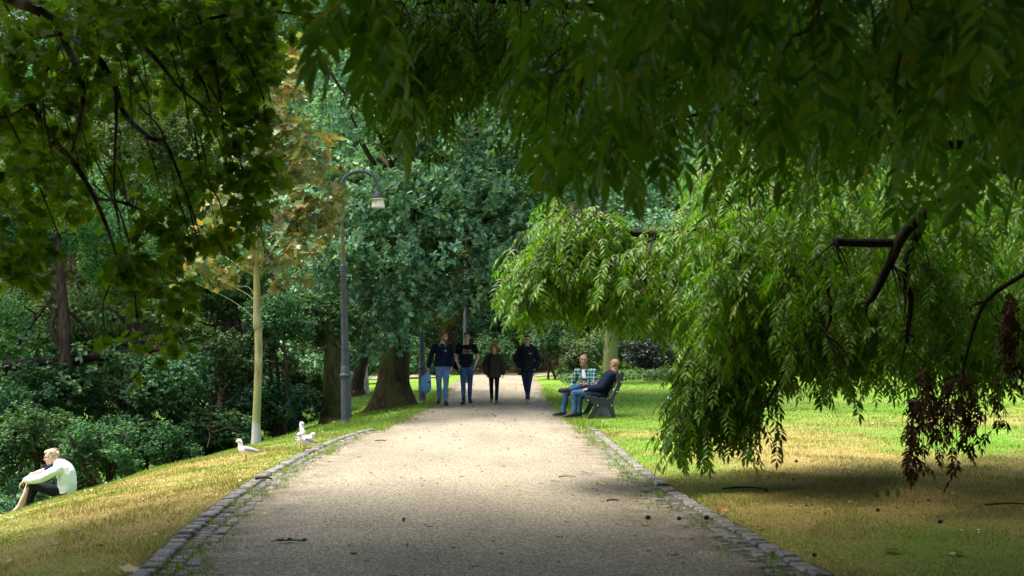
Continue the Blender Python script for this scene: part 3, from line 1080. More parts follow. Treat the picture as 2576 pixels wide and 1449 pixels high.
def build_maple():
    rng = np.random.default_rng(52)
    Y = 22.5
    b = on(645, Y)
    b[2] = min(b[2], P(645, 1119, Y)[2]) - .03
    root = thing('maple_tree', 'young maple with slim pale trunk and turning yellow brown leaves', 'tree', b)
    line = smooth_line([b, P(645, 1060, Y), P(650, 930, Y), P(650, 835, Y), P(648, 818, Y), P(646, 720, Y), P(644, 560, Y), P(650, 380, Y), P(668, 200, Y)], 6)
    n = len(line)
    rr = np.interp(np.linspace(0, 8, n), range(9), [.105, .078, .075, .073, .086, .064, .05, .032, .012])
    g = Geo()
    tube(g, line - b, rr, 14)
    spots = [(445, 690, 42), (500, 660, 60), (560, 690, 45), (580, 590, 70), (640, 640, 50), (700, 650, 55), (760, 600, 75), (720, 540, 80), (800, 520, 70), (830, 510, 52), (815, 585, 45),
             (860, 470, 22), (790, 420, 80), (710, 430, 80), (640, 480, 70), (560, 500, 60), (740, 340, 75), (690, 300, 60), (660, 380, 60), (800, 350, 60), (720, 230, 60), (690, 180, 45),
             (745, 170, 40), (720, 110, 34), (650, 250, 40), (480, 590, 40), (600, 400, 50), (700, 720, 30), (760, 700, 30)]
    B = []
    for x, y, r in spots:
        yy = Y + rng.normal() * .5
        q = P(x, y, yy) - b
        r = r / FPX * yy
        B.append((*q, r, r * 1.1, r * .62))
        k = int(np.clip(np.searchsorted(line[:, 2] - b[2], q[2] - .55 * abs(q[0]) - .15), n // 2.2, n - 2))
        limb_net(g, rng, line[k] - b, [q], .012, .004, sag=.05)
    B = np.array(B)
    t, u = blob_tips(rng, B, 21, gap=-.3, gf=2.5, up=.5, inner=.2)
    gc = Geo()
    rosettes(gc, rng, t, u, 4, .17, LOBED, .42, .9, width=1.05)
    g.build('trunk', B_MAPLE, root, smooth=True)
    gc.build('crown', L_MAPLE, root)
    gk = Geo()                                        # hanging bunches of winged seeds
    k = rng.choice(len(t), 150, replace=False)
    m = 16
    c = np.repeat(t[k] + (0, 0, -.1), m, 0) + rng.normal(size=(150 * m, 3)) * (.045, .045, .09)
    leaves(gk, KITE, c, rng.normal(size=c.shape) * .5 + (0, 0, -1), rnd_dir(rng, len(c)), rng.uniform(.035, .055, len(c)), width=.8)
    gk.build('seed_bunches', mat('maple keys', (.36, .22, .07), noise=.3), root)


def shade_blobs(rng, spec):
    out = []
    for x0, x1, y0, y1, zf, n, r0, r1 in spec:
        for _ in range(n):
            x, y = rng.uniform(x0, x1), rng.uniform(y0, y1)
            r = rng.uniform(r0, r1)
            z = zf(x, y) + r + rng.uniform(0, 1.8)
            out.append((x, y, z, r, r, r * .7))
    return out


def build_overhang():
    """tree on the left bank, its trunk outside the frame, leaning over the camera"""
    rng = np.random.default_rng(61)
    b = np.array((-5.6, 5.6, hz(-5.6, 5.6) - .05))
    root = thing('field_maple', 'dark overhanging tree with bare black twigs and lobed leaves in near shade', 'tree', b)
    top = np.array((-4.9, 5.9, 4.0))
    g = Geo()
    tube(g, smooth_line([b, b + (.1, 0, 1.2), (-5.2, 5.8, 2.6), top, (-4.7, 6., 6.5)], 5) - b, [.30, .24, .21, .18, .07], 12)
    def limb(pix, Y, r0, r1, start=None):
        pts = [P(x, y, Y + .25 * math.sin(i * 1.7 + x * .01)) for i, (x, y) in enumerate(pix)]
        if start is not None:
            pts = [start] + pts
        tube(g, smooth_line(pts, 5) - b, [r0, (r0 + r1) / 2, r1], 6)
    limb([(-200, 60), (0, 150), (43, 187), (83, 273), (133, 350), (187, 413), (230, 483), (267, 566), (303, 670), (340, 746)], 7.0, .034, .007, top)
    limb([(-150, -90), (33, 0), (83, 20), (140, 57), (167, 113), (207, 213), (200, 300), (180, 383)], 6.8, .05, .006, top)
    limb([(140, 57), (233, 133), (287, 213), (313, 287), (377, 347), (417, 363), (467, 483), (500, 580)], 6.9, .026, .005)
    limb([(140, 60), (200, 87), (277, 73), (333, 93), (400, 157), (443, 213), (500, 260), (590, 330)], 7.0, .024, .005)
    limb([(420, -120), (460, 0), (477, 83), (493, 173), (520, 227), (540, 330)], 7.2, .016, .005)
    limb([(440, -110), (483, 0), (520, 100), (547, 200), (563, 333), (570, 430)], 7.2, .015, .004)
    limb([(287, 213), (293, 267), (290, 367), (287, 483), (300, 560)], 7.0, .012, .004)
    limb([(83, 273), (105, 240), (112, 300), (125, 360), (140, 430)], 6.9, .01, .004)
    limb([(240, 500), (310, 510), (370, 540), (430, 600)], 7.0, .011, .004)
    limb([(-20, 300), (60, 270), (150, 120)], 6.7, .012, .008)
    limb([(-60, 170), (40, 110), (150, 85)], 6.7, .012, .009)
    limb([(277, 73), (350, 60), (430, 75), (560, 40), (700, 30), (850, 60)], 7.2, .018, .005)
    limb([(340, 746), (345, 800), (360, 860)], 7.0, .006, .003)
    limb([(303, 670), (260, 760), (268, 850)], 7.0, .006, .003)
    for _ in range(46):                                 # fine twigs
        x, y = rng.uniform(0, 640), rng.uniform(0, 520)
        dx = rng.uniform(10, 70)
        limb([(x, y), (x + dx, y + rng.uniform(60, 120)), (x + dx * 1.6, y + rng.uniform(150, 260))], 7.0 + rng.normal() * .25, .006, .002)
    g.build('trunk', B_DARK, root, smooth=True)
    spots = [(100, 120, 150, 120, 6.5), (330, 60, 160, 90, 6.8), (560, 60, 140, 90, 7), (740, 30, 120, 60, 7.4), (890, 70, 80, 70, 7.6), (960, 20, 80, 60, 7.6),
             (80, 300, 130, 90, 7), (260, 230, 120, 90, 6.9), (450, 200, 120, 90, 7.2), (600, 190, 90, 100, 7.2), (560, 330, 100, 90, 7), (640, 410, 62, 100, 7.2), (600, 540, 72, 70, 7),
             (520, 470, 80, 80, 7.3), (40, 440, 110, 90, 6.4), (30, 600, 95, 90, 6.2), (50, 700, 55, 55, 6.2), (180, 500, 70, 70, 7.5), (330, 430, 60, 50, 7.6), (400, 560, 80, 70, 7),
             (340, 660, 70, 70, 7), (425, 740, 70, 60, 7), (360, 800, 75, 75, 7), (300, 860, 58, 55, 7), (400, 880, 55, 45, 7), (310, 940, 28, 22, 7), (440, 640, 60, 60, 7.2),
             (640, 300, 50, 60, 7.2), (160, 380, 60, 50, 7.4), (480, 600, 50, 40, 7.1), (560, 620, 40, 30, 7.1)]
    for _ in range(26):                                 # deeper layer of the same boughs
        spots.append((rng.uniform(-40, 690), rng.uniform(-20, 300), rng.uniform(60, 95), rng.uniform(45, 75), rng.uniform(7.8, 8.8)))
    for _ in range(8):
        spots.append((rng.uniform(-40, 160), rng.uniform(300, 560), rng.uniform(55, 85), rng.uniform(45, 70), rng.uniform(7.6, 8.4)))
    B = [(*(P(x, y, Y) - b), rx / FPX * Y, .34, ry / FPX * Y) for x, y, rx, ry, Y in spots]
    t, u = blob_tips(rng, B, 62, gap=-.42, gf=3.2, up=.1, inner=.12)
    gc = Geo()
    rosettes(gc, rng, t, u, 5, .078, LOBED, .35, .85)
    S = shade_blobs(rng, [(-10, -1.2, -7, 7.8, lambda x, y: max(3.4, 1.5 + .33 * y), 62, 1.1, 1.7), (-9.5, -3.5, 6.5, 9.4, lambda x, y: 5.0, 18, 1.1, 1.5),
                          (-13, -7.5, -4, 8, lambda x, y: 1.0, 14, 1.3, 1.8)])  # unseen parts of the crown, laid out to shade the near ground
    t, u = blob_tips(rng, np.array(S) - (*b, 0, 0, 0), 12, gap=-.6, inner=.3)
    rosettes(gc, rng, t, u, 6, .19, LOBED, .35, .85)
    gc.build('crown', L_OVER, root)


def build_wingnut():
    """drooping pinnate tree on the right, trunk outside the frame"""
    rng = np.random.default_rng(71)
    b = np.array((5.4, 9.2, hz(5.4, 9.2) - .05))
    root = thing('wingnut_tree', 'weeping tree with drooping feathery leaves sweeping over the path and right lawn', 'tree', b)
    g = Geo()
    fork = np.array((5.1, 9.2, 3.1))
    tube(g, smooth_line([b, b + (0, 0, 1.2), (5.3, 9.2, 2.2), fork, (4.6, 8.8, 6.5)], 5) - b, [.42, .34, .31, .27, .1], 14)

    def limb(pix, r0, r1, start=None, sides=8):
        pts = [P(*p) for p in pix]
        if start is not None:
            pts = [start] + pts
        ln = smooth_line(pts, 6)
        tube(g, ln - b, [r0, (r0 + r1) / 2, r1], sides)
        return ln
    limb([(2500, 430, 9.2), (2300, 560, 9.0), (2240, 660, 9.0), (2200, 740, 9.0), (2185, 760, 9)], .06, .02, fork)
    limb([(2250, 611, 9.02), (2180, 611, 8.95), (2100, 609, 8.85)], .034, .032)
    limb([(2320, 560, 9.3), (2285, 640, 9.3), (2270, 720, 9.3), (2292, 750, 9.3), (2282, 840, 9.3)], .04, .018)
    limb([(2800, 560, 9.4), (2576, 690, 9.1), (2480, 760, 9.0), (2440, 860, 9.0), (2420, 940, 9.0)], .028, .008, fork)
    limb([(2000, 900, 10), (1960, 960, 10), (1930, 1010, 10)], .02, .01)
    limb([(2080, 700, 9.4), (2090, 790, 9.4), (2075, 840, 9.4)], .02, .01)
    top = limb([(2400, 250, 10.4), (2100, 330, 11.2), (1905, 470, 11.8), (1860, 572 - 20, 11.6), (1740, 572, 11.5), (1671, 587, 11.5), (1579, 585, 11.4), (1503, 550, 11.3), (1450, 540, 11.2), (1410, 575, 11.1), (1372, 640, 11.0), (1340, 705, 11.0)], .06, .008, fork)
    low = limb([(1700, 578, 11.5), (1671, 590, 11.5), (1589, 628, 11.3), (1520, 660, 11.0)], .017, .006)
    limb([(1720, 575, 11.4), (1650, 640, 11.2), (1640, 700, 11.1)], .009, .004)
    limb([(1925, 400, 8.8), (1905, 440, 8.8), (1885, 490, 8.8), (1890, 530, 8.8)], .012, .006)
    limb([(2300, 150, 6.5), (1900, 60, 6.8), (1500, 20, 7.2), (1200, 0, 7.5), (1050, 10, 7.6)], .05, .01, np.array((4.6, 8.8, 5.2)))
    limb([(2500, -150, 4.2), (2100, -190, 3.4), (1700, -170, 3.0), (1400, -140, 2.8)], .03, .006, np.array((4.2, 8.2, 5.6)))
    limb([(2480, 320, 7.0), (2200, 240, 6.5), (1900, 260, 6.2), (1700, 300, 6.0)], .035, .006, np.array((4.6, 8.8, 5.0)))
    for x_, y_, Y_ in ((2185, 760, 9.0), (2100, 609, 8.85), (2282, 840, 9.3), (2420, 940, 9.0), (1930, 1010, 10), (2075, 840, 9.4), (2240, 660, 9.0), (2270, 720, 9.3), (2480, 760, 9.0)):
        e_ = P(x_, y_, Y_)
        for _ in range(4):                            # side twigs
            d_ = np.array((rng.normal() * .16, rng.normal() * .2, rng.uniform(-.38, -.05)))
            tube(g, smooth_line([e_ - b, e_ + d_ * .5 + (rng.normal() * .03, 0, .02) - b, e_ + d_ - b], 4), [.009, .006, .003], 5)
    g.build('trunk', B_LIMB, root, smooth=True)
    gl, gt = Geo(), Geo()
    def region(n, px, py, Y, L, leaflet=.09, face=None, **kw):
        st, di, le = [], [], []
        for _ in range(n):
            p = P(rng.uniform(*px), rng.uniform(*py), rng.uniform(*Y))
            a = rng.uniform(0, 6.28) if face is None else face + rng.normal() * .9
            st.append(p - b)
            di.append((math.cos(a), math.sin(a), rng.uniform(-.1, .5)))
            le.append(rng.uniform(*L) * p[1] / FPX)
        strands(gl, gt, rng, st, di, le, leaflet, **kw)
    # the bright bough reaching out over the lawn edge
    st, di, le = [], [], []
    n = len(top)
    for _ in range(240):
        i = int(n * rng.uniform(.59, 1.0))
        i = min(i, n - 1)
        p = top[i] + rng.normal(size=3) * (.12, .32, .05)
        st.append(p - b)
        a = math.pi + rng.normal() * 1.0
        di.append((math.cos(a), math.sin(a) * .9, rng.uniform(.1, .7)))
        le.append(rng.uniform(.28, .55) * (.62 if i > n * .8 else 1))
    for _ in range(80):
        p = low[int(rng.integers(2, len(low)))] + rng.normal(size=3) * (.2, .35, .1)
        st.append(p - b)
        a = math.pi + rng.normal() * 1.1
        di.append((math.cos(a), math.sin(a), .2))
        le.append(rng.uniform(.28, .5))
    strands(gl, gt, rng, st, di, le, .088)
    region(46, (1350, 1480), (620, 700), (10.6, 11.4), (60, 100), face=math.pi)
    region(60, (1440, 1580), (600, 700), (10.6, 12), (80, 130), face=math.pi)
    region(70, (1560, 1740), (660, 740), (10.6, 12), (70, 120), face=math.pi)
    region(70, (1780, 1960), (370, 500), (11.2, 12.4), (110, 200), face=math.pi)
    # the heavy shaded mass and its curtains
    region(220, (1780, 2020), (500, 740), (9.8, 12.2), (120, 240))
    region(340, (1950, 2650), (400, 700), (9.2, 12.8), (110, 240))
    region(130, (1780, 2200), (680, 820), (10, 12), (120, 220))
    region(80, (1735, 1930), (860, 1000), (10.6, 11.2), (110, 200), face=math.pi)
    region(10, (1690, 1790), (1000, 1080), (10.4, 11), (60, 110), face=math.pi)
    region(170, (1980, 2640), (720, 830), (9.6, 12), (100, 200))
    region(20, (2400, 2650), (820, 900), (10, 11.5), (80, 140))
    # the canopy over the path
    region(46, (985, 1300), (-80, 60), (6.6, 8.4), (100, 220), .085)
    region(34, (980, 1130), (0, 130), (7, 8), (150, 250), .085)
    region(8, (1020, 1085), (130, 200), (7, 7.6), (170, 220), .085)
    region(50, (1130, 1420), (-60, 100), (6.6, 8.4), (100, 220), .085)
    region(50, (1300, 1650), (-60, 150), (5.6, 7.6), (120, 250), .088)
    region(10, (1370, 1430), (200, 270), (6.4, 7.0), (160, 210), .088)
    region(140, (1550, 2700), (-80, 200), (4.8, 8.5), (120, 250), .09)
    region(95, (1780, 2700), (130, 340), (6.4, 9.5), (100, 200), .09)
    region(40, (1380, 2750), (-260, -40), (2.6, 3.9), (150, 280), .095)
    region(12, (1400, 1640), (60, 200), (3.8, 4.8), (180, 260), .105)
    region(20, (1950, 2700), (-40, 260), (3.0, 4.4), (170, 290), .095)
    region(3, (905, 960), (-110, -70), (2.8, 3.2), (60, 90), .11)
    gl.build('foliage', L_ASH, root)
    gt.build('twigs', B_TWIG, root)
    # unseen crown above the frame, shaped to shade the foreground
    gc = Geo()
    S = shade_blobs(rng, [(-2.5, 10, -8, 7.8, lambda x, y: max(3.3, 1.45 + .36 * y), 112, 1.1, 1.8), (4.0, 11, 8.0, 12.5, lambda x, y: 4.9 + .1 * y, 14, 1.1, 1.8), (6.5, 13, -4, 9, lambda x, y: 1.2, 16, 1.4, 2), (-1.5, 4.8, 5.5, 9, lambda x, y: 1.9 + .36 * y, 12, 1.0, 1.5)])
    t, u = blob_tips(rng, np.array(S) - (*b, 0, 0, 0), 14, gap=-.8, inner=.3)
    rosettes(gc, rng, t, u, 7, .22, KITE, .5, .85, width=.8)
    gc.build('crown', L_ASH, root)
    # withered brown sprays
    gd = Geo()
    st, di, le = [], [], []
    for px, py, Y, L in [(2300, 1000, 8.6, .5), (2330, 985, 8.6, .52), (2360, 1010, 8.7, .46), (2405, 990, 8.6, .55), (2440, 1000, 8.7, .42), (2470, 990, 8.7, .36), (2510, 960, 8.7, .34), (2380, 960, 8.8, .5),
                         (2290, 1060, 8.6, .34), (2530, 780, 8.8, .5), (2560, 800, 8.9, .5), (2545, 740, 8.8, .5), (2425, 930, 8.8, .4), (2320, 930, 8.8, .4)]:
        for _ in range(3):
            st.append(P(px + rng.normal() * 8, py, Y + rng.normal() * .08) - b)
            di.append((rng.normal(), rng.normal(), -.6))
            le.append(L * rng.uniform(.7, 1.05))
    strands(gd, gd, rng, st, di, le, .062, pairs=4, rach=.10, sp=.06, droop=1.25, stiff=.12, mt=1)
    gd.build('withered_spray', [L_DEAD, B_DARK], root)['label'] = 'dark brown withered leaves hanging over the right lawn'


def ivy_patch(name, label, x0, x1, y0, y1, n, size, matl, hgt, mask=None, rng=np.random.default_rng(5)):
    x = rng.uniform(x0, x1, n)
    y = rng.uniform(y0, y1, n)
    pt = np.stack([x, y, x * 0], -1)
    k = wob(pt, .8) > -.55
    if mask is not None:
        k &= mask(x, y)
    x, y, pt = x[k], y[k], pt[k]
    z = H(x, y) + (hgt * (.55 + .45 * wob(pt, 1.1, 2.))) * rng.random(len(x)) ** .5
    d = rnd_dir(rng, len(x)) + (0, -.3, -.1)
    g = Geo()
    leaves(g, ROUND, np.stack([x, y, z], -1), d, rnd_dir(rng, len(x)) * .6 + (0, -.35, .8), size * rng.uniform(.7, 1.3, len(x)))
    return tag(g.build(name, matl), label, kind='stuff')


def build_woods():
    rng = np.random.default_rng(81)
    # left bank: alders and broadleaf trees growing up from the hollow
    al = [  # px, py, Y, R px, zs, label
        (250, 1130, 20.5, 105, .9, 'glossy round leaved alder shrub just behind the seated woman'),
        (90, 1100, 21.5, 125, .8, 'glossy alder shrub left of the seated woman at the frame edge'),
        (40, 1290, 19.8, 90, .9, 'low alder shrub below the seated woman at the bottom left'),
        (420, 960, 24.5, 120, .9, 'alder with pale drooping leaf clusters left of the pale maple trunk'),
        (350, 1090, 24, 110, .8, 'dark alder bush at the crest right of the seated woman'),
        (520, 1070, 25, 115, .8, 'dark low bush directly left of the pale maple trunk'),
        (590, 900, 26.5, 115, .9, 'alder crown just left of the middle of the pale maple trunk'),
        (700, 800, 26.5, 95, .9, 'alder crown right of the pale maple trunk below its leaves'),
        (650, 1010, 26.5, 95, .9, 'dark bush behind the foot of the pale maple trunk'),
        (745, 1010, 28.5, 85, .9, 'dark leafy bush between maple trunk and first lamp post'),
        (560, 740, 28, 100, .9, 'alder crown under the lowest turning maple branches'),
    ]
    for px, py, Y, R, zs, lb in al:
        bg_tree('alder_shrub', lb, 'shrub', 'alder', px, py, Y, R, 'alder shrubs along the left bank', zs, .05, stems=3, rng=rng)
    br = [
        (150, 590, 25, 175, 'broadleaf crown with pale blue green clusters over the seated woman'),
        (350, 650, 26, 150, 'broadleaf crown over the dark alders, behind the lobed overhanging leaves'),
        (560, 660, 27.5, 125, 'broadleaf crown directly behind the lowest maple branches'),
        (-90, 520, 24, 170, 'broadleaf crown cut by the left frame edge above the level limb'),
        (130, 480, 31, 165, 'broadleaf tree with pale clusters farther back at the left edge'),
        (330, 640, 33, 150, 'broadleaf tree in the hollow behind the overhanging twigs'),
        (-60, 800, 27, 150, 'broadleaf tree at the far left edge of the hollow'),
        (180, 830, 31, 160, 'broadleaf tree with dark slanting limbs above the alder shrubs'),
        (470, 820, 32, 140, 'broadleaf tree between left edge and pale maple trunk'),
        (330, 350, 36, 200, 'tall broadleaf tree showing its brown trunk at the upper left'),
        (560, 420, 37, 190, 'tall broadleaf tree behind the turning maple crown'),
        (60, 250, 38, 220, 'tall broadleaf tree in the top left corner behind the twigs'),
        (800, 250, 39, 190, 'tall broadleaf tree above the arched lamp'),
        (540, 120, 42, 230, 'tall broadleaf tree at the top behind the maple tip'),
        (900, 640, 37, 130, 'broadleaf tree behind the lamp post and the oak'),
    ]
    for px, py, Y, R, lb in br:
        bg_tree('broadleaf_tree', lb, 'tree', 'beech', px, py, Y, R, 'broadleaf trees in the left hollow', .95, .2, rng=rng)
    fill = [
        (-40, 1020, 23, 120, 'dark shrub at the left edge under the level limb'), (150, 990, 24.5, 120, 'dark shrub filling the hollow under the level limb'),
        (300, 1010, 26, 110, 'dark shrub in the hollow right of the level limb'), (430, 1120, 23.5, 80, 'low dark bush at the crest between woman and maple'),
        (470, 960, 29, 120, 'dark shrub deep in the hollow behind the alders'), (30, 900, 30, 140, 'shrub deep in the hollow at the left edge'),
        (230, 900, 32, 140, 'shrub deep in the hollow behind the level limb'), (610, 980, 30, 110, 'shrub deep in the hollow behind the maple trunk'),
        (700, 930, 33, 110, 'shrub deep in the hollow right of the maple trunk'), (800, 960, 34, 80, 'shrub left of the dark alder trunk'),
        (200, 1210, 21.5, 60, 'small alder shrub touching the back of the seated woman'), (590, 1090, 25, 60, 'small dark bush at the left foot of the maple'),
        (700, 1060, 27, 55, 'small dark bush at the right foot of the maple'), (-60, 1180, 21, 110, 'dark shrub at the lower left frame edge'),
        (120, 1230, 23, 100, 'dark shrub directly behind the head of the seated woman'), (20, 1230, 25, 110, 'dark shrub deep behind the hands of the seated woman'),
        (180, 1130, 27, 120, 'tall dark shrub deep behind the seated woman')]
    for px, py, Y, R, lb in fill:
        bg_tree('alder_shrub', lb, 'shrub', 'alder', px, py, Y, R, 'alder shrubs along the left bank', .9, .05, stems=2, rng=rng)
    ivy_patch('undergrowth', 'dark undergrowth covering the floor of the left hollow', -30, -6.6, 17, 58, 52000, .105, L_ALDER, .7,
              lambda x, y: xl(np.minimum(y, 60)) - x > 5.2 - .05 * np.maximum(y - 24, 0))
    # slanting old limbs seen among them
    r = thing('leaning_tree', 'old tree with thick dark limb lying level across the left shrubs', 'tree', on(-150, 24.5))
    g = Geo()
    o = np.array(r.location)
    q = lambda *a: np.array(P(*a)) - o
    tube(g, smooth_line([np.array((0, 0, -.2)), q(-120, 980, 24.5), q(0, 925, 24.5), q(150, 908, 24.5), q(300, 890, 24.7), q(400, 880, 25)], 6), [.15, .13, .10, .04], 10)
    tube(g, smooth_line([q(270, 905, 24.8), q(310, 850, 24.8), q(330, 800, 24.9)], 5), [.05, .02], 7)
    tube(g, smooth_line([q(40, 870, 24.6), q(90, 800, 24.6), q(60, 770, 24.6)], 5), [.04, .015], 7)
    g.build('limb', B_LIMB, r, smooth=True)
    gl = Geo()
    t, u = blob_tips(rng, [(*q(80, 860, 24.6), 1.0, .6, .45), (*q(230, 900, 24.4), .9, .5, .4), (*q(120, 980, 24), .9, .6, .5), (*q(-20, 960, 24), .8, .6, .5)], 20, inner=.2)
    rosettes(gl, rng, t, u, 6, .11, ROUND, .4)
    gl.build('crown', L_ALDER, r)
    # brown trunk high on the left
    # the dark trunk just left of the first lamp
    bg_tree('alder_tree', 'dark trunked tree right behind the first lamp post', 'tree', 'alder', 835, 800, 28.6, 110, None, .9, .26, B_OAK, rng)
    # white stemmed sapling on its mound
    b = on(919, 37.6)
    r = thing('birch_sapling', 'slim white stemmed sapling on a bare earth mound beyond the oak', 'tree', b)
    g = Geo()
    tube(g, smooth_line([np.zeros(3) - (0, 0, .05), P(919, 940, 37.6) - b, P(915, 905, 37.6) - b, P(912, 865, 37.6) - b, P(905, 760, 37.6) - b], 6), [.14, .085, .08, .07, .03], 10)
    g.build('trunk', B_WHITE, r, smooth=True)
    gl = Geo()
    t, u = blob_tips(rng, [(*(P(905, 760, 37.6) - b), 1.0, 1.0, .8), (*(P(930, 800, 37.4) - b), .6, .6, .4)], 20)
    rosettes(gl, rng, t, u, 6, .09, KITE, .4)
    gl.build('crown', L_BEECH, r)
    # grey-green trunk behind the bench
    b = on(1538, 45)
    r = thing('lime_tree', 'grey green trunked tree standing directly behind the bench', 'tree', b)
    g = Geo()
    tube(g, smooth_line([np.zeros(3) - (0, 0, .1), P(1537, 950, 45) - b, P(1536, 900, 45) - b, P(1540, 830, 45) - b, P(1545, 700, 45) - b, P(1540, 540, 45) - b], 6), [.36, .29, .27, .25, .2, .09], 14)
    blobs = [(*(P(x, y, yy) - b), rr_ / FPX * yy, rr_ / FPX * yy, rr_ * .8 / FPX * yy) for x, y, yy, rr_ in
             [(1450, 690, 44, 90), (1560, 650, 44, 110), (1660, 700, 44.5, 95), (1500, 560, 45, 110), (1640, 560, 45, 110), (1560, 780, 43, 60), (1700, 620, 46, 90), (1420, 600, 46, 90), (1560, 480, 46, 100)]]
    for q_ in blobs:
        limb_net(g, rng, P(1544, 740, 45) - b, [q_[:3]], .09, .015)
    g.build('trunk', B_LIME, r, smooth=True)
    gl = Geo()
    t, u = blob_tips(rng, blobs, 10, gap=-.4)
    rosettes(gl, rng, t, u, 7, .14, ROUND, .3)
    gl.build('crown', L_BEECH, r)
    # shrubs at the end of the path
    sh = [
        (1385, 850, 52, 75, 'pale leaved shrub behind the man in the dark coat'),
        (1465, 890, 50, 62, 'green shrub left of the tree behind the bench'),
        (1430, 790, 56, 90, 'taller green shrub right of the dark hollow'),
        (1240, 880, 60, 60, 'dark shrub behind the red haired walker'),
        (1160, 905, 61, 45, 'low dark shrub behind the man in the black shirt'),
        (1090, 905, 60, 50, 'low dark shrub behind the second lamp post'),
        (1310, 900, 60, 45, 'dark shrub at the right end of the path'),
        (1130, 800, 64, 34, 'yellow green maple sprig in the dark hollow'),
        (1010, 900, 56, 70, 'shrub behind the oak trunk'),
        (900, 880, 50, 90, 'shrub beyond the white stemmed sapling'),
        (760, 880, 44, 110, 'shrub in the hollow beyond the first lamp post'),
        (1740, 900, 50, 70, 'green shrub right of the bench'),
        (1830, 880, 48, 85, 'green shrub behind the hanging curtain of leaves'),
        (1560, 860, 54, 80, 'green shrub directly behind the tree at the bench'),
        (1700, 800, 58, 110, 'tall shrub above the ivy bank'),
        (1330, 830, 63, 75, 'dark shrub in the hollow left of the pale shrub'),
        (1250, 800, 66, 85, 'dark shrub high in the hollow behind the walkers'),
        (1200, 840, 64, 60, 'dark shrub in the hollow above the farthest lamp post'),
        (1050, 830, 62, 70, 'dark shrub in the hollow behind the second lamp post'),
        (1840, 780, 54, 110, 'tall shrub behind the curtain of hanging leaves'),
        (1960, 870, 47, 90, 'green shrub at the back of the right lawn'),
    ]
    for px, py, Y, R, lb in sh:
        mt = L_YELLOW if 'sprig' in lb else None
        bg_tree('leafy_shrub', lb, 'shrub', 'alder', px, py, Y, R, 'shrubs at the end of the path', .95, .05, stems=2, rng=rng, matl=mt)
    bg_tree('dusky_shrub', 'dusky blue grey shrub right of the tree behind the bench', 'shrub', 'alder', 1640, 880, 50, 75, None, .9, .05, stems=2, rng=rng, matl=L_PURPLE)
    # overhanging yellow-green maple leaves above the hollow
    b = on(1180, 58)
    # trees on the hillside
    k = 0
    spots = []
    for Y, py, R in [(66, 700, 190), (70, 500, 230), (76, 300, 250), (84, 100, 260), (92, -60, 260)]:
        for px in range(-250, 2900, 250):
            spots.append((px + rng.normal() * 50 + (Y % 7) * 18, py + rng.normal() * 25, Y + rng.normal() * 1.5, R * rng.uniform(.8, 1.1)))
    for px, py, Y, R in spots:
        if 980 < px < 1420 and py > 620:
            py -= 95
        if px > 1500 and Y < 72:
            Y -= 8
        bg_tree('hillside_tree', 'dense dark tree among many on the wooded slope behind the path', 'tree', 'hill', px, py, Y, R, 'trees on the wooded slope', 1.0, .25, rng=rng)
    for px, py, Y, R in [(2080, 640, 46, 190), (2320, 560, 48, 210), (2560, 640, 46, 200), (2700, 500, 44, 220), (2200, 380, 54, 230), (2480, 330, 54, 230), (1900, 500, 54, 190), (2760, 800, 44, 160)]:
        bg_tree('lawn_edge_tree', 'broadleaf tree behind the right lawn hidden by the hanging leaves', 'tree', 'beech', px, py, Y, R, 'trees behind the right lawn', 1.0, .22, rng=rng)
    # unseen trees added behind the photographer to block sky light
    for x, y, R in [(-9, -9, 4.5), (-2, -11, 5), (5, -10, 5), (11, -6, 4.8), (-14, -2, 4.5), (-5.5, -13, 4.6), (1.5, -14, 5.4), (15, 1, 4.6), (8.5, -11, 5), (-12, -7, 4.6),
                    (13.5, -2.5, 4.2), (-3, -7.5, 3.0), (3.2, -8, 3.2), (7.5, -6.5, 3.2), (-7, -6.5, 3.0), (18, -4, 5), (-17, -8, 5), (-9, -17, 6), (0, -20, 7), (9, -17, 6)]:
        me, R0 = CROWNS['hill'][0]
        r = thing('shade_tree', 'unseen tree added behind the viewer to shade the foreground', 'tree', (x, y, 0), 0, 'shade trees behind the viewer')
        o = link('crown', me, r)
        o.location = (0, 0, R * .85)
        o.scale = (R / R0,) * 3
        g = Geo()
        tube(g, [(0, 0, -.2), (.1, 0, R * .6), (0, .1, R * 1.2)], [.3, .24, .1], 10)
        g.build('trunk', B_DARK, r, smooth=True)
    # ground cover
    ivy_patch('ivy', 'ivy ground cover on the bank beyond the bench', 2.0, 16, 43, 56, 26000, .13, L_BEECH, .45,
              lambda x, y: (y > 45.0 - .15 * (x - 4) + .8 * np.sin(x * 1.3)) & ~((abs(x - 4.2) < .9) & (y < 47)) & (x > 1.6 + .0 * y))
    ivy_patch('bank_plants', 'low dark plants covering the bank at the end of the path', -16, 30, 50, 74, 90000, .15, L_HILL, .8,
              lambda x, y: (y > np.where(x > 2, np.maximum(62.5 - (x - 2) * 2.0, 47.5), 62.7) + .4) & ~((np.abs(x + 2.8 - .25 * (y - 63)) < .9) & (y > 64)))

def build_trees():
    build_oak()
    build_maple()
    build_overhang()
    build_wingnut()
    build_woods()
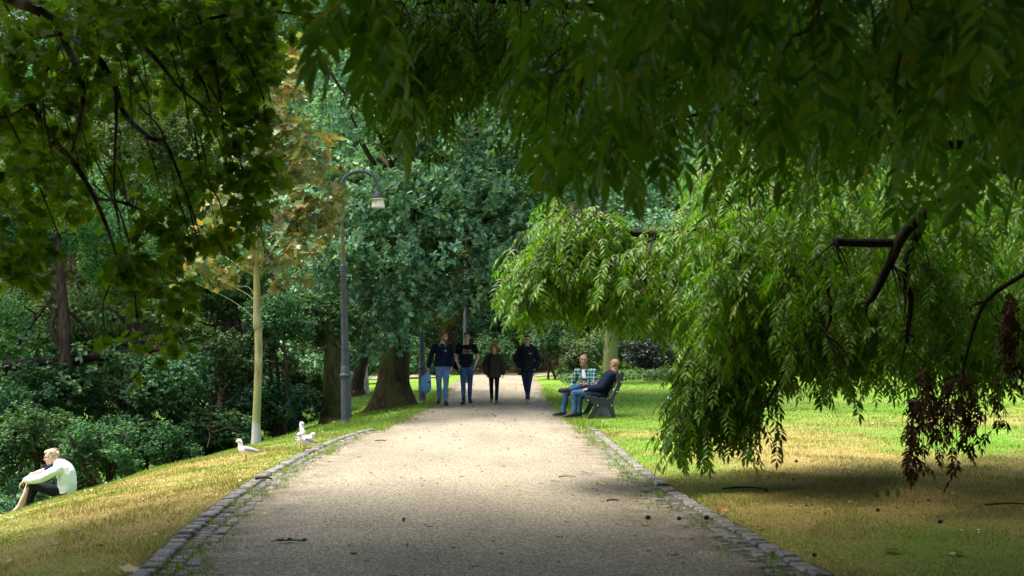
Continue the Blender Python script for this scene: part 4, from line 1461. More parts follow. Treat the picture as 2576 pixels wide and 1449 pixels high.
# ------------------------------------------------------------------ lamps, bench, birds, litter
M_LAMP = mat('lamp paint blue grey', (.055, .06, .075), rough=.5, spec=.4, noise=.25, scale=9, bump=.1)
M_POLE = mat('weathered lamp tube', (.12, .115, .055), rough=.7, noise=.3, scale=8)
M_SHADE = mat('lamp shade cream', (.36, .34, .22), rough=.5)
M_GLASS = mat('lamp opal glass', (.78, .74, .68), rough=.25, spec=.5)
M_BENCH = mat('bench green paint', (.009, .018, .015), rough=.5, spec=.45, noise=.3, scale=12, bump=.1)
M_BOLT = mat('bolt', (.55, .55, .52), rough=.35, metal=.6)
M_STONE = mat('rough stone', (.20, .20, .19), rough=.9, noise=.35, scale=14, bump=.6)


def make_lamp(label, base, lean=0.0, rz=0.0):
    r = thing('street_lamp', label, 'street lamp', base, rz, 'lamp posts along the path')
    r.rotation_euler = (0, lean, rz)
    g = Geo()
    lathe(g, [(.0, -.1), (.122, -.1), (.122, .0), (.112, .03), (.108, .06), (.102, .88), (.099, .93)], 12)
    g.build('pedestal', M_LAMP, r)
    g = Geo()
    lathe(g, [(.099, .925), (.118, .935), (.128, .955), (.128, .985), (.108, 1.0), (.100, 1.03), (.104, 1.05), (.092, 1.08), (.088, 1.13), (.080, 1.15), (.0, 1.15)], 24)
    g.build('collar', M_LAMP, r, smooth=True)
    g = Geo()
    z = np.linspace(1.14, 2.98, 12)
    tube(g, np.stack([z * 0, z * 0, z], -1), [.078, .055], 48, flute=.055, nfl=16)
    g.build('shaft', M_LAMP, r, smooth=True)
    g = Geo()
    prof = [(.05, 2.97)]
    for i in range(5):
        zz = 2.985 + i * .045
        prof += [(.062, zz), (.066, zz + .012), (.062, zz + .024), (.054, zz + .030)]
    prof += [(.05, 3.22), (.0, 3.22)]
    lathe(g, prof, 24)
    g.build('ribbed_ring', M_LAMP, r, smooth=True)
    g = Geo()
    tube(g, [(0, 0, 3.2), (0, 0, 3.7), (0, 0, 4.0)], [.046, .044, .040], 16)
    g.build('upper_pole', M_POLE, r, smooth=True)
    arc = [(0, 0, 3.98), (0, 0, 4.60)]
    R = .368
    for a in np.linspace(0, math.pi, 16):
        arc.append((R - R * math.cos(a), 0, 4.80 + .30 * math.sin(a)))
    arc.append((2 * R, 0, 4.66))
    g = Geo()
    tube(g, smooth_line(arc, 2), [.034, .028], 12)
    g.build('arm', M_LAMP, r, smooth=True)
    hx = 2 * R
    g = Geo()
    lathe(g, [(0, 4.68), (.034, 4.68), (.05, 4.66), (.066, 4.62), (.074, 4.57), (.074, 4.545), (0, 4.545)], 20, (hx, 0, 0))
    g.build('head_cap', M_LAMP, r, smooth=True)
    g = Geo()
    lathe(g, [(0, 4.548), (.06, 4.546), (.13, 4.535), (.180, 4.518), (.183, 4.508), (.12, 4.512), (0, 4.515)], 28, (hx, 0, 0))
    g.build('shade', M_SHADE, r, smooth=True)
    g = Geo()
    lathe(g, [(.118, 4.512), (.120, 4.49), (.126, 4.44), (.135, 4.39), (.137, 4.36), (.13, 4.35), (0, 4.346)], 28, (hx, 0, 0))
    g.build('glass', M_GLASS, r, smooth=True)
    return r


def build_bench():
    root = thing('park_bench', 'dark green park bench seating two bald men beside the path', 'bench', (1.745, 23.25, hz(1.745, 23.25)))
    raw = [(550, 1085), (575, 1072), (640, 1070), (700, 1082), (760, 1094), (810, 1097), (855, 1086), (895, 1060), (925, 1020), (955, 965), (985, 895), (1010, 815), (1024, 750), (1038, 726),
           (1058, 720), (1073, 730), (1077, 755), (1066, 820), (1040, 895), (1005, 975), (965, 1040), (942, 1090), (933, 1130), (936, 1190), (952, 1250), (972, 1305), (980, 1345), (925, 1345),
           (905, 1290), (880, 1235), (845, 1196), (805, 1180), (768, 1187), (738, 1222), (706, 1280), (668, 1345), (590, 1345), (630, 1280), (668, 1215), (690, 1170), (672, 1142), (640, 1124),
           (600, 1117), (562, 1112)]
    ol = [((x - 780) / 675, (1340 - y) / 675) for x, y in raw]
    for y0 in (0, 1.68):
        g = Geo()
        prism(g, ol, y0, y0 + .075)
        fr = g.build('end_frame', M_BENCH, root)
        if y0 == 0:
            g = Geo()
            for x, z in ((730, 1165), (915, 1165), (1040, 855), (985, 985), (600, 1095)):
                ball(g, ((x - 780) / 675, -.004, (1340 - z) / 675), (.012, .008, .012), seg=10, rings=6)
            g.build('bolt', M_BOLT, fr, smooth=True)
    def slat(cx, cz, tilt, w):
        g = Geo()
        R_ = np.array(Matrix.Rotation(tilt, 3, 'Y'))
        box(g, ((cx - 780) / 675, .88, (1340 - cz) / 675), (w, 1.60, .035), R_, .006)
        return g
    for cx, cz, t in ((610, 1056, .05), (700, 1068, .12), (795, 1082, .08)):
        slat(cx, cz, t, .115).build('seat_slat', M_BENCH, root)
    for cx, cz, t in ((908, 1000, -1.08), (958, 905, -1.2), (1002, 790, -1.32)):
        slat(cx, cz, t, .115).build('back_slat', M_BENCH, root)
    g = Geo()
    box(g, (0, 0, .13), (.34, .3, .30), rotz(.2), .03)
    b = g.build('stone_block', M_STONE)
    b.location = (1.86, 24.4, hz(1.86, 24.4))
    tag(b, 'low grey stone block under the bench', 'block')


# ------------------------------------------------------------------ gulls
M_GW = mat('gull white', (.80, .79, .76), rough=.8, spec=.15, noise=.06, scale=40)
M_GG = mat('gull grey wing', (.36, .39, .42), rough=.8, spec=.15, noise=.1, scale=50)
M_GB = mat('gull black', (.02, .02, .022), rough=.6)
M_GR = mat('gull red', (.22, .045, .03), rough=.5)
M_GD = mat('gull dark bill', (.07, .03, .025), rough=.5)


def make_gull(label, loc, rz, tilt=.12, neck=.02, head_turn=0.0, tall=0.0, bill=None):
    """black-headed gull in winter plumage, nose along +x, feet at the origin"""
    r = thing('gull', label, 'gull', loc, rz, 'gulls on the left verge')
    leg = .095 + .01 * tall
    ct, st = math.cos(tilt), math.sin(tilt)
    def T(x, y, z):
        return np.array((x * ct - z * st, y, leg + .05 + x * st + z * ct))
    hd = T(.105, 0, .062) + (.012 - .05 * tall, 0, .035 + neck + .06 * tall)
    pts = [T(-.15, 0, .004), T(-.11, 0, .002), T(-.06, 0, .0), T(0, 0, 0), T(.05, 0, .008), T(.085, 0, .026), (T(.098, 0, .045) + hd) / 2 + (-.012, 0, -.008), hd + (-.008, 0, -.002), hd + (.012, 0, 0), hd + (.03, 0, -.006)]
    rad = [.006, .026, .047, .058, .055, .043, .031, .033, .031, .012]
    g = Geo()
    ln = smooth_line(pts, 4)
    tube(g, ln, np.interp(np.linspace(0, 9, len(ln)), range(10), rad), 16)
    body = g.build('body', M_GW, r, smooth=True)
    ch, sh = math.cos(head_turn), math.sin(head_turn)
    def Hd(x, y, z):
        return hd + (x * ch - y * sh, x * sh + y * ch, z)
    g = Geo()
    tube(g, [Hd(.028, 0, -.004), Hd(.05, 0, -.006), Hd(.066, 0, -.012)], [.008, .006, .0018], 8)
    g.build('bill', bill or M_GD, r, smooth=True)
    for s in (1, -1):
        g = Geo()
        ball(g, Hd(.018, s * .0275, .006), .0058, seg=8, rings=6)
        g.build('eye', M_GB, r, smooth=True)
        g = Geo()
        ball(g, Hd(-.008, s * .0285, .001), (.010, .005, .010), seg=8, rings=6)
        g.build('ear_spot', M_GB, r, smooth=True)
        g = Geo()                                      # folded wing
        w = [T(.065, s * .030, .022), T(.02, s * .050, .026), T(-.05, s * .045, .022), T(-.12, s * .024, .018), T(-.165, s * .012, .014)]
        wl = smooth_line(w, 4)
        n = len(wl)
        tube(g, wl, np.interp(np.linspace(0, 4, n), range(5), [.012, .030, .028, .016, .007]), 10)
        v = g.v[0].reshape(n, 10, 3)
        v[:, :, 1] = wl[:, None, 1] + (v[:, :, 1] - wl[:, None, 1]) * .42
        g.v[0] = v.reshape(-1, 3)
        wing = g.build('wing', M_GG, r, smooth=True)
        g = Geo()
        tube(g, [T(-.150, s * .014, .015), T(-.19, s * .008, .012), T(-.222, s * .004, .009)], [.008, .006, .002], 6)
        g.build('wing_tip', M_GB, wing, smooth=True)
        x0 = .012 * s
        hip = T(.012, s * .022, -.045)
        g = Geo()
        foot = np.array((hip[0] + x0 * .6, s * .022, .006))
        tube(g, [hip, (hip + foot) / 2 + (-.005, 0, 0), foot], [.006, .0038, .0036], 7)
        for a in (-.45, 0, .45):
            tube(g, [foot, foot + (.034 * math.cos(a), .034 * math.sin(a), -.003)], [.0034, .002], 5)
        g.build('leg', M_GR, r, smooth=True)
    g = Geo()
    a, b = T(-.12, 0, .002), T(-.215, 0, -.002)
    v = []
    for p, w in ((a, .018), (b, .030)):
        for y, z in ((-w, 0), (w, 0), (w, .006), (-w, .006)):
            v.append(p + (0, y, z))
    g.add(v, [(0, 1, 5, 4), (1, 2, 6, 5), (2, 3, 7, 6), (3, 0, 4, 7), (0, 3, 2, 1), (4, 5, 6, 7)])
    g.build('tail', M_GW, r)
    r.scale = (.88,) * 3
    return r


def gpt(px, py, Y):
    p = P(px, py, Y)
    return (p[0], p[1], hz(p[0], p[1]) + .03)


# ------------------------------------------------------------------ litter
M_STICK = bark_mat('stick bark', (.03, .022, .015), (.10, .075, .05))
M_PALESTICK = mat('peeled stick', (.42, .38, .30), rough=.8, noise=.2)
M_LY = leaf_mat('fallen yellow leaf', [(.42, .30, .03), (.52, .38, .06), (.40, .24, .03)], None, trans=.2, tcol=(1, .9, .4))
M_LB = leaf_mat('fallen brown leaf', [(.12, .075, .02), (.22, .14, .035), (.07, .045, .018)], None, trans=.1, tcol=(1, .8, .5))
M_LO = leaf_mat('fallen orange leaf', [(.50, .20, .03), (.42, .16, .03)], None, trans=.2, tcol=(1, .8, .4))
M_LG = leaf_mat('fresh green leaf', [(.12, .22, .02), (.22, .30, .03)], None, trans=.3, tcol=(1.2, 1.1, .4))
M_POD = mat('dark seed cone', (.04, .035, .015), rough=.9, noise=.4, scale=60, bump=.6)
M_PAPER = mat('white paper', (.82, .82, .80), rough=.9)


def ground_at(px, py):
    """distance at which the ground is met in image column px, row py"""
    Y = np.linspace(5, 45, 4001)
    x = (px - CX) / FPX * Y
    z = CAMH - (py - HZ) / FPX * Y
    h = H(x, Y) + np.where((x > xl(Y)) & (x < xr(Y)), .0, 0)
    i = int(np.argmax(z - h < 0))
    return float(x[i]), float(Y[i]), float(h[i])


def stick(label, px, py, length, ang, r=.006, matl=None, bend=.08):
    x, y, z = ground_at(px, py)
    g = Geo()
    c, s = math.cos(ang), math.sin(ang)
    L = length
    tube(g, smooth_line([(-L / 2 * c, -L / 2 * s, r), (0, bend * L, r * 1.6 + .004), (L / 2 * c, L / 2 * s, r)], 5), [r, r, r * .55], 7)
    if L > .2:
        tube(g, [(L * .1 * c, bend * L * .8, r), (L * .22 * c, L * .14, r * 2)], [r * .6, r * .3], 5)
    o = g.build('stick', matl or M_STICK, smooth=True)
    o.location = (x, y, z + .016)
    tag(o, label, 'stick')


def flat_leaf(label, px, py, size, rz, matl, cat='leaf', curl=.25, tmpl=LOBED, name='fallen_leaf', lift=.02):
    x, y, z = ground_at(px, py)
    g = Geo()
    tv, tf = tmpl
    v = tv * size
    v = v - v.mean(0)
    v[:, 2] = curl * (np.abs(v[:, 0]) ** 2 + v[:, 1] ** 2 * .7) / size
    g.add(v, tf)
    tube(g, [(0, -.45 * size, curl * .1 * size), (0, -.62 * size, .004), (.01, -.8 * size, .006)], [size * .012, size * .01, size * .008], 4)
    o = g.build(name, matl)
    o.location = (x, y, z + lift)
    o.rotation_euler = (.25, .12, rz)
    tag(o, label, cat)


def build_litter():
    stick('long thin dark stick lying across the right side of the path', 1427, 1205, .17, .05)
    stick('pale bleached stick on the right side of the path', 1482, 1196, .20, -.1, .007, M_PALESTICK)
    stick('short dark stick near the right edge of the path', 1542, 1267, .11, 0.05, .008)
    stick('short dark stick at the left side of the sunlit path', 958, 1113, .16, .1, .008)
    stick('fallen dark branch with a side twig on the right lawn', 1870, 1236, .38, .05, .008)
    stick('dark twig lying on grass near the right frame edge', 2545, 1278, .4, .0, .007)
    stick('black flat stick on the left kerb stones', 663, 1212, .17, -.05, .014)
    # upright stick
    x, y, z = ground_at(1967, 1166)
    g = Geo()
    tube(g, smooth_line([(0, 0, -.03), (.004, 0, .10), (-.014, .01, .21), (-.024, .01, .27)], 4), [.014, .011, .008], 8)
    o = g.build('upright_stick', M_STICK, smooth=True)
    o.location = (x, y, z)
    tag(o, 'short stick standing upright in the right lawn', 'stick')
    # green sprig on the path
    x, y, z = ground_at(724, 1370)
    g = Geo()
    L = .22
    tube(g, [(-L / 2, 0, .008), (0, .012, .012), (L / 2, 0, .008)], [.004, .004, .002], 5)
    rng = np.random.default_rng(4)
    t = rng.uniform(-L / 2, L / 2, 60)
    leaves(g, KITE, np.stack([t, t * 0 + .004, t * 0 + .012], -1), np.stack([rng.uniform(.2, 1, 60), rng.normal(size=60), rng.uniform(0, .5, 60)], -1), rnd_dir(rng, 60) + (0, 0, 1), rng.uniform(.018, .032, 60))
    o = g.build('green_sprig', mat('conifer green', (.03, .09, .02), rough=.7, noise=.3))
    o.location = (x, y, z + .014)
    tag(o, 'small feathery green sprig lying on the near path', 'sprig')
    flat_leaf('curled yellow brown leaf beside dark cones on the path', 1616, 1325, .085, 1.2, M_LY, curl=.5)
    flat_leaf('yellow leaf lying flat on the lower right path', 1487, 1372, .085, 1.6, M_LY, curl=.2, tmpl=LANCE)
    flat_leaf('yellow leaf on the path right of the middle', 1514, 1222, .09, .6, M_LY, curl=.4)
    flat_leaf('upright orange leaf in the grass by the right kerb', 1815, 1297, .11, .2, M_LO, curl=.9, lift=.04)
    flat_leaf('yellow leaf at the lower left of the path', 887, 1400, .07, 2.2, M_LY, curl=.3)
    flat_leaf('yellow leaf on the left grass near the bottom edge', 325, 1440, .12, .4, M_LY, curl=.2)
    flat_leaf('pale yellow leaf on the left grass below the seated woman', 200, 1265, .065, .4, M_LG, curl=.3, lift=.03)
    flat_leaf('brown orange leaf by the right kerb stones', 1912, 1333, .085, .9, M_LO, curl=.5)
    flat_leaf('yellow leaf in the near right grass', 2402, 1398, .12, 1.7, M_LY, curl=.25)
    flat_leaf('large yellow leaf at the right bottom grass', 2240, 1392, .11, 2.6, M_LY, curl=.25)
    for i, (px, rz) in enumerate(((2212, .7), (2234, .1), (2257, -.15))):
        x, y, z = ground_at(px, 1252)
        g = Geo()
        v = LANCE[0] * .095 * np.array((1.7, 1, 1))
        g.add(np.stack([v[:, 0], -v[:, 2], v[:, 1]], -1), LANCE[1])
        o = g.build('green_leaf', M_LG)
        o.location = (x, y, z)
        o.rotation_euler = (-.15, -rz, .2 * i)
        tag(o, ('bright green leaf leaning left in the right grass', 'middle of three bright green leaves in the right grass', 'bright green leaf standing upright in the right grass')[i], 'leaf', 'bright green leaves in the right grass')
    pods = [(1630, 1309, 'dark round cone beside the curled leaf on the path', .032), (1708, 1311, 'greenish cone at the edge of the path', .026), (1777, 1310, 'black cone between kerb stones', .034),
            (1927, 1227 + 12, 'dark cone on the shaded grass', .026), (2049, 1404, 'dark cone in the near right grass', .022), (2365, 1320, 'dark cone in the grass at the right', .026), (2003, 1165, 'dark cone behind the upright stick', .03)]
    for px, py, lb, r in pods:
        x, y, z = ground_at(px, py)
        g = Geo()
        r *= .66
        ball(g, (0, 0, 0), (r, r * .85, r * .8), seg=14, rings=10)
        v = g.v[0]
        g.v[0] = v * (1 + .16 * wob(v / r, 5.0, px))[:, None]
        o = g.build('seed_cone', M_POD, smooth=True)
        o.location = (x, y, z + r * .7 + .008)
        tag(o, lb, 'cone')
    x, y, z = ground_at(1988, 992)
    x, y = float(P(1688, 992, 30.5)[0]), 30.5
    g = Geo()
    q = np.random.default_rng(8)
    n = 7
    xx, yy = np.meshgrid(np.linspace(-.09, .09, n), np.linspace(-.06, .06, n))
    zz = .035 + .03 * q.normal(size=xx.shape)
    i = np.arange(n - 1)[:, None] * n + np.arange(n - 1)[None]
    g.add(np.stack([xx, yy, zz], -1).reshape(-1, 3), np.stack([i, i + 1, i + n + 1, i + n], -1).reshape(-1, 4))
    o = g.build('paper_scrap', M_PAPER)
    o.location = (x, y, hz(x, y) + .02)
    tag(o, 'crumpled white paper scrap on the lawn right of the bench', 'litter')
    # scattered small leaves and daisies nobody could count
    rng = np.random.default_rng(17)
    g = Geo()
    for n, side, y0, y1, dmax in ((420, 1, 5.4, 16, 6), (260, 1, 24, 44, 9), (300, -1, 5.4, 14, 4.5), (120, -1, 26, 36, 2.5), (110, 0, 5.4, 24, 0), (130, 2, 6, 20, 0), (130, -2, 6, 20, 0), (160, 0, 24, 46, 0)):
        y = rng.uniform(y0, y1, n)
        if side == 0:
            x = xl(y) + (xr(y) - xl(y)) * np.where(rng.random(n) < .5, rng.random(n), rng.beta(.5, .5, n))
        elif abs(side) == 2:
            x = (xr(y) if side > 0 else xl(y)) - np.sign(side) * rng.uniform(.1, .36, n)
        else:
            d = rng.uniform(.05, dmax, n)
            x = xr(y) + d if side > 0 else xl(y) - d
        z = H(x, y) + .02 + (.012 if side == 0 else 0) + (abs(side) == 1) * .008
        sz = rng.uniform(.02, .045, n) * np.clip(y / 11, 1, 2.0) * (.6 if abs(side) == 2 else 1)
        m = rng.choice([0, 1, 1, 2], n) if abs(side) != 2 else rng.choice([0, 1, 1, 1], n)
        for k in range(3):
            s = m == k
            if s.any():
                leaves(g, ROUND, np.stack([x, y, z], -1)[s], rnd_dir(rng, s.sum()) * (1, 1, .25), rnd_dir(rng, s.sum()) * .5 + (0, 0, 1), sz[s], k)
    tag(g.build('leaf_litter', [M_LY, M_LB, mat('pale dry leaf', (.40, .33, .18), rough=.9)]), 'small yellow and brown fallen leaves scattered over grass and path', kind='stuff')
    g = Geo()
    n = 260
    y = np.concatenate([rng.uniform(5.6, 15, 90), rng.uniform(15, 34, 170)])
    s = rng.random(n) < .78
    x = np.where(s, xr(y) + rng.uniform(.2, 8, n), xl(y) - rng.uniform(.2, 4, n))
    z = H(x, y) + .03
    leaves(g, KITE, np.stack([x, y, z], -1), rnd_dir(rng, n) * (1, 1, .2), rnd_dir(rng, n) * .4 + (0, 0, 1), rng.uniform(.014, .026, n) * np.clip(y / 14, 1, 1.6), width=1.6)
    tag(g.build('daisies', M_PAPER), 'tiny white daisies dotted in the lawn', kind='stuff')
    # crumbs of bark and twigs on the gravel
    g = Geo()
    n = 210
    y = 5.4 + 20 * rng.random(n) ** 1.4
    x = xl(y) + .3 + (xr(y) - xl(y) - .6) * rng.beta(1.0, .7, n)
    for i in range(n):
        a, L = rng.uniform(-.8, .8), rng.uniform(.008, .05)
        d = np.array((math.cos(a), math.sin(a), 0)) * L / 2
        c = np.array((x[i], y[i], float(zp(y[i])) + .028))
        tube(g, [c - d, c + d], [.003, .002], 4)
    tag(g.build('twig_crumbs', M_STICK), 'tiny dark twigs and bark crumbs scattered on the gravel', kind='stuff')


def build_props():
    b = on(872, 24.2)
    make_lamp('nearest lamp post, its arched arm and white lamp above the left verge', (b[0], b[1], P(872, 1064, 24.2)[2]), -.022)
    b = on(1062, 34.8)
    make_lamp('second lamp post, dark, standing right beside the big oak trunk', b, -.006)
    b = on(1170, 48.5)
    make_lamp('farthest lamp post, its pole rising above the man in the black shirt', b, 0, 2.7)
    build_bench()
    make_gull('gull in profile facing left, standing alone on the left grass', gpt(622, 1168, 14.0), math.pi + .12, .14)
    make_gull('tall upright gull with reddish bill looking right, behind the others', gpt(757, 1118, 16.1), -.9, .62, .02, .75, .6, M_GR)
    make_gull('gull facing the viewer at the kerb, its pale breast forward', gpt(768, 1134, 15.1), -2.35, .2, -.02, -.3)
    make_gull('half hidden gull with its head turned right behind the front gull', gpt(773, 1131, 15.5), -.55, .05, -.03, .3)
    build_litter()
# ------------------------------------------------------------------ people
def cap(g, a, b, ra, rb, sides=12):
    a, b = np.asarray(a, float), np.asarray(b, float)
    ball(g, a, ra, seg=sides, rings=8)
    ball(g, b, rb, seg=sides, rings=8)
    if np.linalg.norm(b - a) > 1e-4:
        tube(g, [a, b], [ra, rb], sides)


def chain(g, pts, rad, sides=12, n=5):
    ln = smooth_line(pts, n)
    rr = np.interp(np.linspace(0, len(pts) - 1, len(ln)), range(len(pts)), rad)
    tube(g, ln, rr, sides)
    ball(g, ln[0], rr[0], seg=sides, rings=8)
    ball(g, ln[-1], rr[-1], seg=sides, rings=8)


def loft(g, pts, ab, side, sides=20, n=4):
    """closed body of elliptical rings; a along side, b across"""
    ln = smooth_line(pts, n)
    A = np.interp(np.linspace(0, len(pts) - 1, len(ln)), range(len(pts)), [q[0] for q in ab])
    B = np.interp(np.linspace(0, len(pts) - 1, len(ln)), range(len(pts)), [q[1] for q in ab])
    tan = nrm(np.gradient(ln, axis=0))
    S = np.asarray(side, float)
    if S.ndim == 1:
        S = np.repeat(S[None], len(pts), 0)
    S = np.stack([np.interp(np.linspace(0, len(pts) - 1, len(ln)), range(len(pts)), S[:, k]) for k in range(3)], -1)
    t = np.arange(sides) / sides * 2 * math.pi
    rings = []
    for i in range(len(ln)):
        s = nrm(S[i] - tan[i] * np.dot(S[i], tan[i]))
        f = np.cross(s, tan[i])
        rings.append(ln[i] + np.outer(np.cos(t) * A[i], s) + np.outer(np.sin(t) * B[i], f))
    v = np.concatenate(rings)
    i = np.arange(len(ln) - 1)[:, None] * sides
    k = np.arange(sides)[None]
    k2 = (k + 1) % sides
    g.add(v, np.stack([i + k, i + k2, i + sides + k2, i + sides + k], -1).reshape(-1, 4))
    for idx, base in ((0, 0), (len(ln) - 1, (len(ln) - 1) * sides)):
        kk = np.arange(sides)
        ff = np.stack([kk, (kk + 1) % sides, np.full(sides, sides)], -1)
        g.add(np.vstack([v[base:base + sides], ln[idx]]), ff[:, ::-1] if idx == 0 else ff)


def fuse(name, geo, matl, parent, origin, voxel=.009, smooth=4, fold=0.0, seed=0.0, cut=None):
    """melt overlapping solids into one continuous skin"""
    me = geo.mesh('tmp', matl)
    o = bpy.data.objects.new('tmp', me)
    C.objects.link(o)
    m = o.modifiers.new('r', 'REMESH')
    m.mode = 'VOXEL'
    m.voxel_size = voxel
    s = o.modifiers.new('s', 'SMOOTH')
    s.factor = .5
    s.iterations = smooth
    dg = bpy.context.evaluated_depsgraph_get()
    ev = o.evaluated_get(dg)
    out = bpy.data.meshes.new_from_object(ev)
    bpy.data.objects.remove(o)
    n = len(out.vertices)
    co = np.empty(n * 3)
    out.vertices.foreach_get('co', co)
    co = co.reshape(-1, 3)
    if fold:
        no = np.empty(n * 3)
        out.vertices.foreach_get('normal', no)
        no = no.reshape(-1, 3)
        q = co * np.array((1.0, 1.0, 1.9))
        w = wob(q, 13, seed) * .6 + wob(q, 24, seed + 2) * .4 + wob(co, 6, seed + 5) * .5
        co = co + no * (fold * w)[:, None]
    co = co - np.asarray(origin)
    out.vertices.foreach_set('co', co.ravel())
    out.materials.clear()
    for q in (matl if isinstance(matl, (list, tuple)) else [matl]):
        out.materials.append(q)
    out.polygons.foreach_set('use_smooth', np.ones(len(out.polygons), bool))
    out.update()
    out.name = name
    return link(name, out, parent)


def cloth(name, col, noise=.25, scale=9, rough=.9, col2=None):
    return mat(name, col, rough=rough, spec=.12, noise=noise, scale=scale, bump=.25, bscale=260)


SKIN = mat('skin fair', (.60, .37, .27), rough=.55, spec=.3, noise=.08, scale=14)
SKIN_T = mat('skin tanned', (.27, .135, .082), rough=.5, spec=.35, noise=.1, scale=14)
SKIN_P = mat('skin rosy', (.62, .38, .30), rough=.55, spec=.3, noise=.1, scale=14)
M_EYE = mat('eye dark', (.03, .022, .018), rough=.3)
M_LIP = mat('lips', (.30, .11, .09), rough=.5)
M_TEETH = mat('teeth', (.7, .66, .6), rough=.4)
JEANS_L = cloth('light blue denim', (.115, .20, .33), .4, 7)
JEANS_M = cloth('blue denim', (.034, .085, .155), .5, 6)
JEANS_D = cloth('dark denim', (.012, .024, .058), .3, 7)
NAVY = cloth('navy wool', (.008, .012, .028), .2)
BLACK = cloth('black cotton', (.009, .010, .012), .2)
COAT = cloth('dark navy shell', (.010, .013, .022), .2, rough=.75)
OLIVE = cloth('olive brown parka', (.045, .034, .024), .25, rough=.8)
GREYC = cloth('grey collar', (.14, .15, .17), .15)
WHITE = cloth('white cotton', (.64, .64, .65), .06)
RED = cloth('red cotton', (.42, .025, .02), .15)
LEATHER = mat('dark brown leather', (.03, .02, .016), rough=.5, noise=.3)
TAN = mat('tan leather', (.34, .17, .07), rough=.6, noise=.2)
SUEDE = mat('brown suede', (.16, .09, .05), rough=.9, noise=.2)
SHOEB = mat('black shoe', (.014, .014, .016), rough=.6, noise=.2)
HAIR_B = mat('dark blond hair', (.19, .105, .045), rough=.55, noise=.35, scale=45, bump=.5)
HAIR_D = mat('dark brown hair', (.03, .018, .012), rough=.5, noise=.35, scale=45, bump=.5)
HAIR_R = mat('copper red hair', (.36, .105, .025), rough=.5, noise=.35, scale=45, bump=.5)
HAIR_W = mat('bleached blond hair', (.40, .31, .20), rough=.6, noise=.7, scale=30, bump=.6)
HAIR_N = mat('brown hair', (.12, .055, .03), rough=.5, noise=.3, scale=45, bump=.5)
M_FRAME = mat('spectacle frame', (.012, .011, .012), rough=.35)


def plaid_mat():
    m, nt, out = new_mat('green plaid flannel')
    b = N(nt, 'BsdfPrincipled')
    b.inputs['Roughness'].default_value = .9
    tc = N(nt, 'TexCoord')
    sp = N(nt, 'SeparateXYZ')
    nt.links.new(tc.outputs['Object'], sp.inputs[0])

    def stripes(sock, period, lo, hi):
        a = N(nt, 'Math', operation='MULTIPLY')
        a.inputs[1].default_value = 1 / period
        nt.links.new(sock, a.inputs[0])
        f = N(nt, 'Math', operation='FRACT')
        nt.links.new(a.outputs[0], f.inputs[0])
        g = N(nt, 'Math', operation='GREATER_THAN')
        g.inputs[1].default_value = lo
        nt.links.new(f.outputs[0], g.inputs[0])
        h = N(nt, 'Math', operation='LESS_THAN')
        h.inputs[1].default_value = hi
        nt.links.new(f.outputs[0], h.inputs[0])
        q = N(nt, 'Math', operation='MULTIPLY')
        nt.links.new(g.outputs[0], q.inputs[0])
        nt.links.new(h.outputs[0], q.inputs[1])
        return q.outputs[0]

    def mix(a, col, fac, k=1.0):
        x = N(nt, 'Mix', data_type='RGBA')
        if isinstance(a, tuple):
            x.inputs['A'].default_value = (*a, 1)
        else:
            nt.links.new(a, x.inputs['A'])
        x.inputs['B'].default_value = (*col, 1)
        if k != 1:
            q = N(nt, 'Math', operation='MULTIPLY')
            q.inputs[1].default_value = k
            nt.links.new(fac, q.inputs[0])
            fac = q.outputs[0]
        nt.links.new(fac, x.inputs['Factor'])
        return x.outputs['Result']
    ad = N(nt, 'Math', operation='ADD')
    ym = N(nt, 'Math', operation='MULTIPLY')
    ym.inputs[1].default_value = -.55
    nt.links.new(sp.outputs['Y'], ym.inputs[0])
    nt.links.new(sp.outputs['X'], ad.inputs[0])
    nt.links.new(ym.outputs[0], ad.inputs[1])
    X, Z = ad.outputs[0], sp.outputs['Z']
    c = mix((.012, .17, .12), (.006, .045, .04), stripes(X, .075, .0, .42), .75)
    c = mix(c, (.006, .045, .04), stripes(Z, .075, .0, .42), .6)
    c = mix(c, (.55, .60, .56), stripes(X, .075, .70, .82), .75)
    c = mix(c, (.55, .60, .56), stripes(Z, .075, .70, .82), .75)
    nt.links.new(c, b.inputs['Base Color'])
    nt.links.new(b.outputs[0], out.inputs[0])
    return m


PLAID = plaid_mat()


